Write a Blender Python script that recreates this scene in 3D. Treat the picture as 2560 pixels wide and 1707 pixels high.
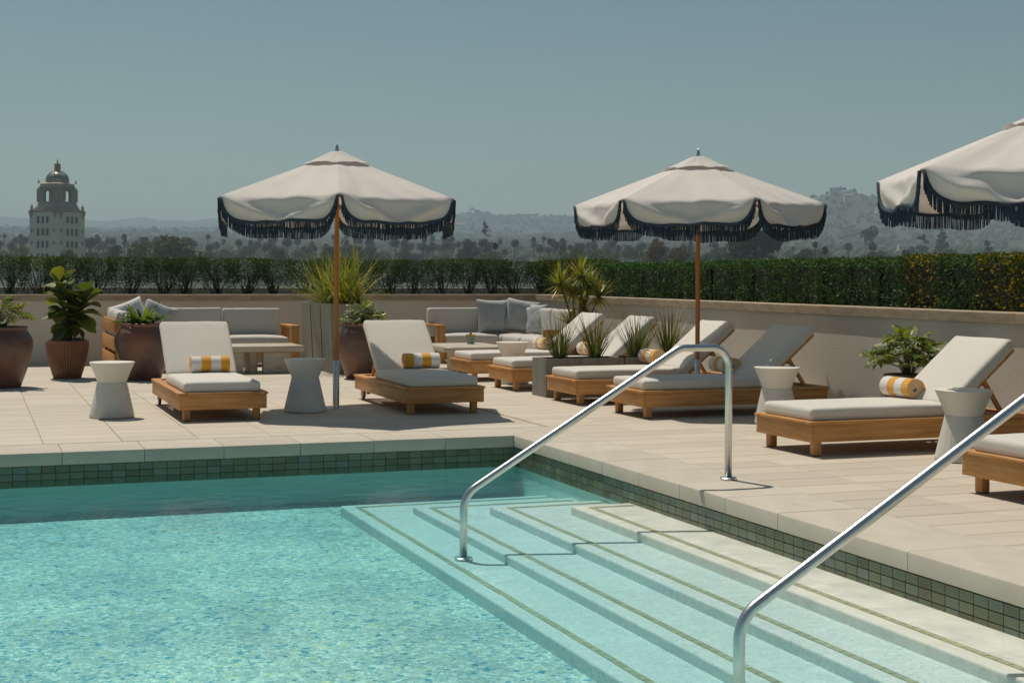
import bpy, bmesh, math, random
from mathutils import Vector, Matrix, noise
R = math.radians
PI = math.pi
random.seed(7)
scene = bpy.context.scene
for o in list(bpy.data.objects):
    bpy.data.objects.remove(o)
COL = scene.collection

# ------------------------------------------------------------------ camera
# world: x runs along the far pool edge (to the right), y runs away along the right pool edge, z up
EYE = 1.36
YAW = math.atan(1355 / 3612.)
cam_d = bpy.data.cameras.new('camera')
cam = bpy.data.objects.new('camera', cam_d)
COL.objects.link(cam)
cam_d.sensor_width = 36
cam_d.lens = 36 * 3612 / 2560.
cam_d.shift_y = -(853.5 - 692.7) / 2560.
cam_d.clip_start = 0.05
cam_d.clip_end = 30000
cam.matrix_world = (Matrix.Translation((0, 0, EYE)) @ Matrix.Rotation(-YAW, 4, 'Z')
                    @ Matrix.Rotation(R(90), 4, 'X') @ Matrix.Rotation(0.0042, 4, 'Z'))
scene.camera = cam
scene.render.resolution_x = 1024
scene.render.resolution_y = 682

ORD = ['first', 'second', 'third', 'fourth', 'fifth', 'sixth', 'seventh', 'eighth', 'ninth', 'tenth', 'eleventh', 'twelfth', 'thirteenth', 'fourteenth', 'fifteenth', 'sixteenth', 'seventeenth', 'eighteenth', 'nineteenth', 'twentieth'] + ['%dth' % k for k in range(21, 99)]
def by_landmark(items, marks, what):
    """items: [(position, object)], marks: [(position, name)]; label by counting rightwards from the nearest mark"""
    items = sorted(items, key=lambda t: t[0]); cur = None; n = 0
    for p, o in items:
        m = [q for q in marks if q[0] <= p][-1]
        n = n + 1 if m is cur else 1
        cur = m
        o['label'] = '%s %s rightwards from %s' % (ORD[n - 1], what, m[1])

# ------------------------------------------------------------------ sky, sun, exposure
SUN = Vector((-0.125, 0.475, 1.0)).normalized()
world = bpy.data.worlds.new('World')
scene.world = world
world.use_nodes = True
wn = world.node_tree
wn.nodes.clear()
wo = wn.nodes.new('ShaderNodeOutputWorld')
bg = wn.nodes.new('ShaderNodeBackground')
sky = wn.nodes.new('ShaderNodeTexSky')
sky.sky_type = 'NISHITA'
sky.sun_disc = False
sky.sun_elevation = math.asin(SUN.z)
sky.sun_rotation = math.atan2(SUN.x, SUN.y)
sky.altitude = 100
sky.air_density = 1.0
sky.dust_density = 0.6
sky.ozone_density = 1.0
hsv = wn.nodes.new('ShaderNodeHueSaturation')
hsv.inputs['Saturation'].default_value = 1.05
tint = wn.nodes.new('ShaderNodeMix')
tint.data_type = 'RGBA'
tint.blend_type = 'MULTIPLY'
tint.inputs[0].default_value = 1
tint.inputs[7].default_value = (0.88, 1.0, 0.84, 1)
wn.links.new(sky.outputs[0], hsv.inputs['Color'])
wn.links.new(hsv.outputs[0], tint.inputs[6])
wn.links.new(tint.outputs[2], bg.inputs[0])
wn.links.new(bg.outputs[0], wo.inputs[0])
bg.inputs[1].default_value = .057
sun_d = bpy.data.lights.new('sun', 'SUN')
sun_d.energy = 3.7
sun_d.angle = R(0.53)
sun_d.color = (1.0, 0.915, 0.79)
sun = bpy.data.objects.new('sun', sun_d)
sun.rotation_euler = SUN.to_track_quat('Z', 'Y').to_euler()
sun.location = (0, 0, 60)
COL.objects.link(sun)
vs = scene.view_settings
vs.view_transform = 'Standard'
vs.look = 'None'
vs.exposure = 0.0
vs.gamma = 1.0
vs.use_curve_mapping = False
scene.cycles.transparent_max_bounces = 24
scene.cycles.volume_bounces = 0

# ------------------------------------------------------------------ helpers
class MB:
    def __init__(s):
        s.v = []; s.f = []; s.m = []; s.mi = 0
    def add(s, vs, fs):
        b = len(s.v)
        s.v += [tuple(p) for p in vs]
        s.f += [tuple(i + b for i in f) for f in fs]
        s.m += [s.mi] * len(fs)
        return s
    def box(s, x0, x1, y0, y1, z0, z1, M=None):
        p = [Vector((x, y, z)) for z in (z0, z1) for y in (y0, y1) for x in (x0, x1)]
        if M is not None: p = [M @ q for q in p]
        return s.add(p, [(0, 2, 3, 1), (4, 5, 7, 6), (0, 1, 5, 4), (2, 6, 7, 3), (0, 4, 6, 2), (1, 3, 7, 5)])
    def bar(s, a, b, w, h, up=(0, 0, 1)):
        a = Vector(a); b = Vector(b); d = (b - a).normalized()
        u = Vector(up); x = d.cross(u).normalized(); y = x.cross(d).normalized()
        ps = [q + x * (w / 2 * sx) + y * (h / 2 * sy) for q in (a, b) for sx, sy in ((-1, -1), (1, -1), (1, 1), (-1, 1))]
        return s.add(ps, [(3, 2, 1, 0), (4, 5, 6, 7), (0, 1, 5, 4), (1, 2, 6, 5), (2, 3, 7, 6), (3, 0, 4, 7)])
    def tube(s, pts, rad, n=10, caps=True):
        pts = [Vector(p) for p in pts]
        if not isinstance(rad, (list, tuple)): rad = [rad] * len(pts)
        rings = []
        prev = None
        for i, p in enumerate(pts):
            d = (pts[min(i + 1, len(pts) - 1)] - pts[max(i - 1, 0)]).normalized()
            if prev is None:
                r = Vector((0, 0, 1)) if abs(d.z) < .9 else Vector((0, 1, 0))
                x = d.cross(r).normalized()
            else:
                x = (prev - d * prev.dot(d)).normalized()
            prev = x
            y = d.cross(x)
            rings.append([p + (x * math.cos(2 * PI * k / n) + y * math.sin(2 * PI * k / n)) * rad[i] for k in range(n)])
        vs_ = [q for r in rings for q in r]
        fs = [(i * n + k, i * n + (k + 1) % n, (i + 1) * n + (k + 1) % n, (i + 1) * n + k) for i in range(len(pts) - 1) for k in range(n)]
        if caps:
            fs.append(tuple(reversed(range(n))))
            fs.append(tuple((len(pts) - 1) * n + k for k in range(n)))
        return s.add(vs_, fs)
    def lathe(s, prof, n=32, c=(0, 0), rf=None):
        vs_ = []
        for (r, z) in prof:
            for k in range(n):
                a = 2 * PI * k / n
                rr = r if rf is None else rf(r, z, a)
                vs_.append((c[0] + rr * math.cos(a), c[1] + rr * math.sin(a), z))
        m = len(prof)
        fs = [(i * n + k, i * n + (k + 1) % n, (i + 1) * n + (k + 1) % n, (i + 1) * n + k) for i in range(m - 1) for k in range(n)]
        fs.append(tuple(reversed(range(n)))); fs.append(tuple((m - 1) * n + k for k in range(n)))
        return s.add(vs_, fs)
    def mesh(s, name, mats, smooth=False, auto=None):
        me = bpy.data.meshes.new(name)
        me.from_pydata([tuple(p) for p in s.v], [], s.f)
        if not isinstance(mats, (list, tuple)): mats = [mats]
        for m in mats: me.materials.append(m)
        if len(mats) > 1: me.polygons.foreach_set('material_index', s.m)
        if smooth or auto:
            me.polygons.foreach_set('use_smooth', [True] * len(me.polygons))
            if auto: me.set_sharp_from_angle(angle=R(auto))
        me.update()
        return me
    def build(s, name, mats, parent=None, smooth=False, auto=None, loc=(0, 0, 0), rot=(0, 0, 0)):
        return inst(name, s.mesh(name, mats, smooth, auto), parent, loc, rot)

def inst(name, me, parent=None, loc=(0, 0, 0), rot=(0, 0, 0), sc=None):
    o = bpy.data.objects.new(name, me)
    COL.objects.link(o)
    o.location = loc; o.rotation_euler = rot
    if sc: o.scale = sc if isinstance(sc, (tuple, list)) else (sc, sc, sc)
    if parent: o.parent = parent
    return o
def tag(o, label=None, cat=None, group=None, kind=None):
    if label: o['label'] = label
    if cat: o['category'] = cat
    if group: o['group'] = group
    if kind: o['kind'] = kind
    return o
def thing(name, label, cat, loc=(0, 0, 0), rz=0, group=None):
    o = bpy.data.objects.new(name, None); COL.objects.link(o)
    o.empty_display_size = .2
    o.location = loc; o.rotation_euler = (0, 0, rz)
    return tag(o, label, cat, group)
def dup(root, loc, rz, label, group=None, sc=None):
    r = root.copy(); COL.objects.link(r); r.location = loc; r.rotation_euler = (0, 0, rz)
    r['label'] = label
    if group: r['group'] = group
    if sc: r.scale = (sc, sc, sc)
    for ch in list(root.children):
        c = ch.copy(); COL.objects.link(c); c.parent = r
        for g in list(ch.children):
            d = g.copy(); COL.objects.link(d); d.parent = c
    return r
def rbox(x0, x1, y0, y1, z0, z1, r=.03, n=10, puff=0., mb=None, M=None, wob=0., seed=0, nz=4):
    """soft cushion: rounded box, crowned on both large faces"""
    mb = mb or MB()
    c = Vector(((x0 + x1) / 2, (y0 + y1) / 2, (z0 + z1) / 2)); h = Vector(((x1 - x0) / 2, (y1 - y0) / 2, (z1 - z0) / 2))
    def axis(hh, k):
        rr = r / hh
        core = [-1 + rr + (2 - 2 * rr) * i / k for i in range(k + 1)]
        return [-1, -1 + rr * .3, -1 + rr * .65] + core + [1 - rr * .65, 1 - rr * .3, 1]
    ax = [axis(h.x, n), axis(h.y, n), axis(h.z, nz)]
    vs_ = []; fs = []
    for d in range(3):
        a, b = [(1, 2), (2, 0), (0, 1)][d]
        for sg in (-1, 1):
            base = len(vs_)
            A, B = ax[a], ax[b]
            for i in A:
                for j in B:
                    p = Vector((0, 0, 0)); p[d] = sg; p[a] = i; p[b] = j
                    q = Vector([p[k] * h[k] for k in range(3)])
                    inn = Vector([max(-h[k] + r, min(h[k] - r, q[k])) for k in range(3)])
                    dl = q - inn
                    if dl.length > 1e-9: q = inn + dl.normalized() * r
                    fx = max(0, 1 - (q.x / h.x) ** 2); fy = max(0, 1 - (q.y / h.y) ** 2)
                    if puff: q.z += puff * (fx * fy) ** .5 * (q.z / h.z)
                    if wob:
                        w = noise.noise(Vector((q.x * 4 + seed * 7.3, q.y * 4, q.z * 5)))
                        w2 = noise.noise(Vector((q.x * 13 + seed * 3.1, q.y * 13, q.z * 9)))
                        q += (dl.normalized() if dl.length > 1e-9 else Vector((0, 0, 1 if q.z > 0 else -1))) * (w * wob + w2 * wob * .35)
                    q = q + c
                    if M is not None: q = M @ q
                    vs_.append(q)
            nb = len(B)
            for i in range(len(A) - 1):
                for j in range(nb - 1):
                    f = (base + i * nb + j, base + (i + 1) * nb + j, base + (i + 1) * nb + j + 1, base + i * nb + j + 1)
                    fs.append(f if sg > 0 else f[::-1])
    mb.add(vs_, fs)
    return mb
def weld(me, d=1e-4):
    bm = bmesh.new(); bm.from_mesh(me); bmesh.ops.remove_doubles(bm, verts=bm.verts, dist=d); bm.to_mesh(me); bm.free()
    me.polygons.foreach_set('use_smooth', [True] * len(me.polygons))
    return me
def cushion(name, m, parent, *a, **k):
    mb = rbox(*a, **k)
    return inst(name, weld(mb.mesh(name, m, True)), parent)
def bevbox(name, m, parent, x0, x1, y0, y1, z0, z1, w=.004, seg=2):
    bm = bmesh.new()
    bmesh.ops.create_cube(bm, size=1)
    for v in bm.verts:
        v.co = Vector(((x0 + x1) / 2 + v.co.x * (x1 - x0), (y0 + y1) / 2 + v.co.y * (y1 - y0), (z0 + z1) / 2 + v.co.z * (z1 - z0)))
    bmesh.ops.bevel(bm, geom=list(bm.edges), offset=w, segments=seg, profile=.5, affect='EDGES')
    me = bpy.data.meshes.new(name); bm.to_mesh(me); bm.free()
    me.materials.append(m)
    me.polygons.foreach_set('use_smooth', [True] * len(me.polygons)); me.set_sharp_from_angle(angle=R(50))
    return inst(name, me, parent)

# ------------------------------------------------------------------ materials
def nm(name):
    m = bpy.data.materials.new(name); m.use_nodes = True
    nt = m.node_tree; nt.nodes.clear()
    return m, nt
def N(nt, t, **k):
    n = nt.nodes.new(t)
    for a, b in k.items():
        if a.startswith('i_'): n.inputs[a[2:].replace('_', ' ')].default_value = b
        else: setattr(n, a, b)
    return n
def ramp(nt, stops, interp='LINEAR'):
    r = nt.nodes.new('ShaderNodeValToRGB'); cr = r.color_ramp; cr.interpolation = interp
    while len(cr.elements) > 1: cr.elements.remove(cr.elements[-1])
    cr.elements[0].position = stops[0][0]; cr.elements[0].color = (*stops[0][1], 1)
    for p, c in stops[1:]:
        e = cr.elements.new(p); e.color = (*c, 1)
    return r
def noise_tex(nt, scale, detail=4, stretch=None, coord='Object', rough=.5):
    tc = N(nt, 'ShaderNodeTexCoord'); mp = N(nt, 'ShaderNodeMapping')
    if stretch: mp.inputs['Scale'].default_value = stretch
    nt.links.new(tc.outputs[coord], mp.inputs[0])
    nz = N(nt, 'ShaderNodeTexNoise'); nz.inputs['Scale'].default_value = scale; nz.inputs['Detail'].default_value = detail
    nz.inputs['Roughness'].default_value = rough
    nt.links.new(mp.outputs[0], nz.inputs[0])
    return nz
def mat(name, stops, rough=.6, scale=6, stretch=None, detail=5, bump=0., bscale=60, bstretch=None, metal=0., trans=0., spec=.5, coat=0., rnd=0., island=False, sheen=0.):
    """stops: ramp of base colours driven by noise; rnd: per object / island brightness variation"""
    m, nt = nm(name)
    L = nt.links.new
    out = N(nt, 'ShaderNodeOutputMaterial'); p = N(nt, 'ShaderNodeBsdfPrincipled')
    nz = noise_tex(nt, scale, detail, stretch)
    if len(stops[0]) == 3: stops = [(.3 + .4 * i / max(1, len(stops) - 1), c) for i, c in enumerate(stops)]
    rp = ramp(nt, stops)
    L(nz.outputs[0], rp.inputs[0])
    colr = rp.outputs[0]
    if rnd:
        oi = N(nt, 'ShaderNodeObjectInfo'); ge = N(nt, 'ShaderNodeNewGeometry')
        ad = N(nt, 'ShaderNodeMath', operation='ADD'); fr = N(nt, 'ShaderNodeMath', operation='FRACT')
        L(oi.outputs['Random'], ad.inputs[0]); L(ge.outputs['Random Per Island'], ad.inputs[1]); L(ad.outputs[0], fr.inputs[0])
        mr = N(nt, 'ShaderNodeMapRange'); mr.inputs[3].default_value = 1 - rnd; mr.inputs[4].default_value = 1 + rnd
        L(fr.outputs[0], mr.inputs[0])
        h = N(nt, 'ShaderNodeHueSaturation'); L(mr.outputs[0], h.inputs['Value']); L(colr, h.inputs['Color']); colr = h.outputs[0]
    L(colr, p.inputs['Base Color'])
    p.inputs['Roughness'].default_value = rough; p.inputs['Metallic'].default_value = metal
    p.inputs['Specular IOR Level'].default_value = spec; p.inputs['Coat Weight'].default_value = coat
    p.inputs['Sheen Weight'].default_value = sheen
    if bump:
        b = N(nt, 'ShaderNodeBump'); b.inputs['Strength'].default_value = 1; b.inputs['Distance'].default_value = bump
        bz = noise_tex(nt, bscale, 4, bstretch); L(bz.outputs[0], b.inputs['Height']); L(b.outputs[0], p.inputs['Normal'])
    if trans:
        t = N(nt, 'ShaderNodeBsdfTranslucent'); mx = N(nt, 'ShaderNodeMixShader'); mx.inputs[0].default_value = trans
        L(colr, t.inputs[0]); L(p.outputs[0], mx.inputs[1]); L(t.outputs[0], mx.inputs[2]); L(mx.outputs[0], out.inputs[0])
    else:
        L(p.outputs[0], out.inputs[0])
    return m
def leafmat(name, cols, trans=.35, rough=.38, spec=.5):
    """colour varies leaf by leaf (mesh island / object)"""
    m, nt = nm(name); L = nt.links.new
    out = N(nt, 'ShaderNodeOutputMaterial'); p = N(nt, 'ShaderNodeBsdfPrincipled')
    oi = N(nt, 'ShaderNodeObjectInfo'); ge = N(nt, 'ShaderNodeNewGeometry')
    ad = N(nt, 'ShaderNodeMath', operation='ADD'); fr = N(nt, 'ShaderNodeMath', operation='FRACT')
    L(oi.outputs['Random'], ad.inputs[0]); L(ge.outputs['Random Per Island'], ad.inputs[1]); L(ad.outputs[0], fr.inputs[0])
    rp = ramp(nt, [(i / (len(cols) - 1), c) for i, c in enumerate(cols)])
    L(fr.outputs[0], rp.inputs[0]); L(rp.outputs[0], p.inputs['Base Color'])
    p.inputs['Roughness'].default_value = rough; p.inputs['Specular IOR Level'].default_value = spec
    t = N(nt, 'ShaderNodeBsdfTranslucent'); mx = N(nt, 'ShaderNodeMixShader'); mx.inputs[0].default_value = trans
    g = N(nt, 'ShaderNodeMix', data_type='RGBA', blend_type='MULTIPLY'); g.inputs[0].default_value = 1; g.inputs[7].default_value = (1.3, 1.2, .45, 1)
    L(rp.outputs[0], g.inputs[6]); L(g.outputs[2], t.inputs[0])
    L(p.outputs[0], mx.inputs[1]); L(t.outputs[0], mx.inputs[2]); L(mx.outputs[0], out.inputs[0])
    return m

M_tile = mat('deck_stone', [(.25, (.50, .435, .345)), (.5, (.545, .48, .385)), (.75, (.585, .52, .425))], rough=.7, scale=2.2, stretch=(.6, 5, 1), bump=.0006, bscale=90, rnd=.075)
M_coping = mat('coping_stone', [(.25, (.47, .415, .335)), (.55, (.53, .475, .385)), (.8, (.57, .515, .425))], rough=.75, scale=3, stretch=(1, 2, 1), bump=.001, bscale=160, rnd=.05)
M_grout = mat('grout', [(.46, .38, .28), (.52, .43, .32)], rough=.9)
M_capstone = mat('cap_stone', [(.2, (.20, .14, .085)), (.45, (.36, .28, .19)), (.75, (.46, .37, .26))], rough=.85, scale=3.5, stretch=(1, 1, 3), bump=.002, bscale=60, rnd=.09)
M_stucco = mat('stucco', [(.3, (.58, .53, .45)), (.7, (.65, .60, .515))], rough=.95, scale=1.5, bump=.0042, bscale=66)
M_plaster = None
def wood(name, st, base=((.42, .175, .050), (.55, .265, .080), (.64, .34, .115)), rough=.5):
    return mat(name, [(.25, base[0]), (.5, base[1]), (.75, base[2])], rough=rough, scale=3.2, stretch=st, detail=7, bump=.0006, bscale=20, bstretch=st, rnd=.12, spec=.4)
W_x = wood('teak_grain_x', (1, 14, 14)); W_y = wood('teak_grain_y', (14, 1, 14)); W_z = wood('teak_grain_z', (14, 14, 1))
W_pole = wood('varnished_pole_wood', (10, 10, .8), ((.33, .11, .02), (.43, .16, .035), (.50, .2, .05)), .3)
M_fab = mat('cushion_fabric', [(.3, (.64, .605, .545)), (.7, (.70, .665, .605))], rough=.95, scale=14, stretch=(1, 9, 6), bump=.0012, bscale=240, bstretch=(1, 3, 3), sheen=.15, rnd=.02)
M_fab2 = mat('sofa_fabric', [(.3, (.54, .51, .46)), (.7, (.62, .585, .53))], rough=.95, scale=12, stretch=(2, 2, 6), bump=.0012, bscale=200, sheen=.1, rnd=.03)
M_pil = mat('pillow_fabric', [(.36, .37, .37), (.43, .44, .44)], rough=.9, scale=9, bump=.002, bscale=30)
M_pil2 = mat('pale_pillow_fabric', [(.60, .60, .59), (.68, .68, .66)], rough=.9, scale=9, bump=.002, bscale=30)
M_canvas = mat('canopy_canvas', [(.3, (.84, .80, .76)), (.7, (.89, .85, .81))], rough=.9, scale=3, trans=.38, bump=.003, bscale=7)
M_navy = mat('navy_fringe', [(.012, .028, .045), (.03, .055, .08)], rough=.85, scale=40, rnd=.4)
M_steel = mat('stainless_steel', [(.62, .62, .60), (.70, .70, .68)], rough=.3, metal=1., scale=20, bump=.0003, bscale=90, bstretch=(1, 1, 20))
M_steel2 = mat('pole_sleeve_steel', [(.55, .55, .55), (.62, .62, .62)], rough=.25, metal=1., scale=20)
M_black = mat('black_rubber', [(.015, .015, .015), (.03, .03, .03)], rough=.7)
M_tabtop = mat('table_smooth_top', [(.70, .66, .58), (.76, .72, .64)], rough=.55, scale=4)
M_urn = mat('glazed_urn', [(.25, (.06, .032, .028)), (.45, (.11, .055, .038)), (.6, (.2, .075, .035)), (.8, (.13, .08, .06))], rough=.38, scale=2.6, detail=3, spec=.6, bump=.002, bscale=25)
M_flute = mat('brown_fluted_clay', [(.16, .065, .028), (.24, .10, .045)], rough=.45, scale=5)
M_conc = mat('board_formed_concrete', [(.2, (.25, .23, .18)), (.5, (.31, .29, .23)), (.8, (.36, .34, .28))], rough=.85, scale=2.2, stretch=(3.5, 3.5, .35), bump=.0003, bscale=9, bstretch=(9, 9, .6))
M_conc2 = mat('low_planter_concrete', [(.19, .185, .15), (.27, .265, .22)], rough=.85, scale=3, stretch=(6, 6, .5), bump=.001, bscale=30)
M_trav = mat('travertine', [(.25, (.42, .36, .27)), (.6, (.54, .48, .38)), (.8, (.6, .54, .44))], rough=.5, scale=4, stretch=(1, 1, 3), bump=.001, bscale=50)
M_soil = mat('soil', [(.03, .02, .012), (.07, .045, .025)], rough=1, scale=30, bump=.01, bscale=40)
M_bark = mat('bark', [(.09, .06, .04), (.17, .13, .09)], rough=.95, scale=12, bump=.004, bscale=40)
L_fig = leafmat('fiddle_leaf', [(.055, .085, .016), (.10, .14, .024), (.19, .22, .028), (.075, .105, .024)], .45, .5, .35)
L_lobe = leafmat('lobed_leaf', [(.05, .09, .02), (.11, .17, .028), (.24, .28, .035), (.07, .12, .025), (.36, .33, .045)], .42, .42, .4)
L_fern = leafmat('wavy_leaf', [(.03, .07, .012), (.08, .15, .02), (.18, .25, .03)], .4, .35)
L_grass = leafmat('grass_blade', [(.07, .11, .018), (.16, .21, .025), (.30, .31, .04), (.42, .33, .08)], .4, .5, .35)
L_grassd = leafmat('dark_grass_blade', [(.035, .06, .02), (.06, .10, .025), (.11, .15, .03), (.26, .19, .07)], .3, .45)
L_drac = leafmat('dracaena_leaf', [(.10, .16, .02), (.2, .27, .035), (.34, .36, .05), (.44, .27, .05)], .35, .4)
L_hl = leafmat('hedge_leaf_dark', [(.02, .05, .015), (.04, .085, .02), (.08, .13, .025)], .3, .6, .22)
L_hy = leafmat('hedge_leaf_fresh', [(.03, .06, .012), (.07, .11, .015), (.15, .17, .015)], .3, .6, .22)
L_hg = leafmat('hedge_leaf_green', [(.018, .055, .02), (.035, .10, .035), (.06, .15, .055), (.13, .19, .035)], .3, .6, .22)
L_ho = leafmat('hedge_leaf_golden', [(.02, .045, .012), (.07, .10, .014), (.035, .065, .014), (.22, .19, .014), (.48, .30, .015)], .3, .6, .22)
M_hstem = mat('hedge_stem', [(.03, .035, .02), (.07, .065, .04)], rough=.95)

# ------------------------------------------------------------------ pool + deck
PU_, PV_ = 4.39, 11.64          # inner corner of the coping
WZ = -.222                      # water level
U0, V0 = -6.0, 1.5
DECK_U, DECK_V = 9.5, 23.2
deck = MB()
deck.box(PU_ + .02, DECK_U, V0 - 6, DECK_V, -.3, -.010)
deck.box(U0 - 3, PU_ + .02, PV_ + .02, DECK_V, -.3, -.010)
deck.box(U0 - 3, PU_ + .02, V0 - 6, V0 - .02, -.3, -.010)
deck.box(U0 - 3, U0 - .02, V0 - .02, PV_ + .02, -.3, -.010)
deck = tag(deck.build('deck', M_grout), kind='structure')

def tile_box(mb, x0, x1, y0, y1, z0, z1, b=.003):
    vs_ = [(x0, y0, z0), (x1, y0, z0), (x1, y1, z0), (x0, y1, z0), (x0, y0, z1 - b), (x1, y0, z1 - b), (x1, y1, z1 - b), (x0, y1, z1 - b),
           (x0 + b, y0 + b, z1), (x1 - b, y0 + b, z1), (x1 - b, y1 - b, z1), (x0 + b, y1 - b, z1)]
    fs = [(0, 1, 5, 4), (1, 2, 6, 5), (2, 3, 7, 6), (3, 0, 4, 7), (4, 5, 9, 8), (5, 6, 10, 9), (6, 7, 11, 10), (7, 4, 8, 11), (8, 9, 10, 11)]
    mb.add(vs_, fs)
tiles = []
JU, JV = 4.95, 12.22
g = .0025
def clip_tiles(us, vs2, ulo, uhi, vlo, vhi):
    for a in us:
        for b in vs2:
            x0, x1 = max(a, ulo), min(a + .62, uhi); y0, y1 = max(b, vlo), min(b + .31, vhi)
            if x1 - x0 > .03 and y1 - y0 > .03: tiles.append((x0 + g, x1 - g, y0 + g, y1 - g))
clip_tiles([.56 + .62 * k for k in range(-9, 7)], [JV + .31 * k for k in range(0, 36)], -5.2, JU, JV, DECK_V - .1)
clip_tiles([JU + .62 * k for k in range(0, 7)], [JV - .31 * 40 + .31 * k for k in range(0, 77)], JU, 9.45, -.1, DECK_V - .1)
def in_view(x, y):
    X = math.cos(YAW) * x - math.sin(YAW) * y; Y = math.sin(YAW) * x + math.cos(YAW) * y
    return Y > 1 and abs(X / Y) < .36
tiles.sort(key=lambda t: (0 if in_view((t[0] + t[1]) / 2, (t[2] + t[3]) / 2) else 1, (t[0] ** 2 + t[2] ** 2)))
cache = {}
rest = MB()
for i, t in enumerate(tiles):
    if i < 290:
        key = (round(t[1] - t[0], 3), round(t[3] - t[2], 3))
        if key not in cache:
            mb = MB(); tile_box(mb, 0, t[1] - t[0], 0, t[3] - t[2], -.012, 0); cache[key] = mb.mesh('deck_tile', M_tile)
        inst('deck_tile', cache[key], deck, (t[0], t[2], random.uniform(-.0006, .0006)))
    else:
        tile_box(rest, *t, -.012, 0)
tag(rest.build('deck_tile_field', M_tile, deck), kind='stuff')

# coping stones, bullnosed on the pool side
def coping_mesh(L, W, mit0=0, mit1=0):
    """runs along +x, pool side at y=0, back at y=W; mitred ends shift x with y"""
    prof = [(0.016, -.105), (0.0, -.097), (0.0, -.012), (.004, -.004), (.012, 0), (W, 0), (W, -.105)]
    mb = MB(); vs_ = []
    for e in (0, 1):
        for (y, z) in prof:
            x = (g if e == 0 else L - g) + (mit0 * y if e == 0 else mit1 * y)
            vs_.append((x, y, z))
    n = len(prof)
    fs = [(i, (i + 1) % n, n + (i + 1) % n, n + i) for i in range(n)] + [tuple(reversed(range(n))), tuple(range(n, 2 * n))]
    mb.add(vs_, [f[::-1] for f in fs])
    return mb
CW = .56
c62 = coping_mesh(.62, CW - .003).mesh('coping_stone', M_coping, auto=30)
c124 = coping_mesh(1.24, CW - .003).mesh('coping_stone', M_coping, auto=30)
corner_a = coping_mesh(.62, CW - .003, 0, 1.0).mesh('coping_stone', M_coping, auto=30)
corner_b = coping_mesh(.62, CW - .003, -1.0, 0).mesh('coping_stone', M_coping, auto=30)
coping = tag(MB().box(U0 - .5, PU_ + .5, PV_ + .03, PV_ + .5, -.29, -.11).build('pool_coping', M_grout), kind='structure')
inst('coping_stone', corner_a, coping, (PU_ - .62, PV_, 0))
x = PU_ - .62
while x > U0:
    x -= .62; inst('coping_stone', c62, coping, (x, PV_, random.uniform(-.0007, .0007)))
# right side: local x runs along -y (world), pool side faces -x
inst('coping_stone', corner_b, coping, (PU_, PV_, 0), (0, 0, -PI / 2))
y = PV_ - .62
for k in range(12):
    L_ = .62 if y > 7.8 else 1.24
    inst('coping_stone', c62 if L_ < 1 else c124, coping, (PU_, y, random.uniform(-.0007, .0007)), (0, 0, -PI / 2))
    y -= L_
    if y < V0: break

# pool shell
def pebble_caustics(name, scale, amt):
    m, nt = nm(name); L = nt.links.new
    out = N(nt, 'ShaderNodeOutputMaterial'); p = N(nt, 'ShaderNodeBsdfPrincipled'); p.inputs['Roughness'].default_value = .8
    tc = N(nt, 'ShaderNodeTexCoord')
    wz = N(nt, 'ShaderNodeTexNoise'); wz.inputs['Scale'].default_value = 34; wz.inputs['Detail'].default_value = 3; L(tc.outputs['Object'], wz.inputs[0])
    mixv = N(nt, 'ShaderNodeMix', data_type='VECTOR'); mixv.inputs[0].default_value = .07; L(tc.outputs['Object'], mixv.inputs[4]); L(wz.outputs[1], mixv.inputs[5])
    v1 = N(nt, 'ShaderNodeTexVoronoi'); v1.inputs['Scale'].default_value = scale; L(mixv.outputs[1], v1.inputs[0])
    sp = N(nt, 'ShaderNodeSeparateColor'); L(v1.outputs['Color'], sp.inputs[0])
    rp = ramp(nt, [(0, (.03, .33, .48)), (.06, (.12, .42, .54)), (.10, (.46, .57, .58)), (.38, (.56, .64, .61)), (.42, (.66, .69, .64)), (.68, (.74, .75, .69)), (.76, (.95, .93, .86)), (.955, (.96, .95, .87)), (.97, (.93, .83, .48)), (1, (.9, .78, .45))])  # pebble grains; white, blue and yellow flecks also paint in caustic sparkle
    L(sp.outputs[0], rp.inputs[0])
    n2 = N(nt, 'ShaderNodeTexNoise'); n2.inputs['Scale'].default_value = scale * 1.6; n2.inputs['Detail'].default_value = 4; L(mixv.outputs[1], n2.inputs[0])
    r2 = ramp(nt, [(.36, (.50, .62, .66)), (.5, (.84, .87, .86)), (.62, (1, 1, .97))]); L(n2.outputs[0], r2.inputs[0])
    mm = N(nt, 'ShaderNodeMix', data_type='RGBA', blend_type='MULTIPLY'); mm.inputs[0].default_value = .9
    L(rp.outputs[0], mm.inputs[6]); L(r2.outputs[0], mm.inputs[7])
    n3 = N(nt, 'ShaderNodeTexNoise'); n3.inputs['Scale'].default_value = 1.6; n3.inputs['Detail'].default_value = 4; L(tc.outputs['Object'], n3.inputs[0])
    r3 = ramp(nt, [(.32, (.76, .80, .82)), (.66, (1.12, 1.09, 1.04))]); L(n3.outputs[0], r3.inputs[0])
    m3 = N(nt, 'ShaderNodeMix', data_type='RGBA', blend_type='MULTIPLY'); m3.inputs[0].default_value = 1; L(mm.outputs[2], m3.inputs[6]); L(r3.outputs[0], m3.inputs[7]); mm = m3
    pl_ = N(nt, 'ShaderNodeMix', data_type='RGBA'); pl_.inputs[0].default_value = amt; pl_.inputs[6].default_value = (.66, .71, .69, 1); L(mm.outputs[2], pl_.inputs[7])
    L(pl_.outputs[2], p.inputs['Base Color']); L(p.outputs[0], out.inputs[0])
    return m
M_pebble_caustics = pebble_caustics('pebble_caustic_plaster', 42, 1.0)
M_stepp = pebble_caustics('step_pebble_caustic_plaster', 55, .28)  # fainter pebble with the same painted caustic sparkle, for the deeper treads
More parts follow.
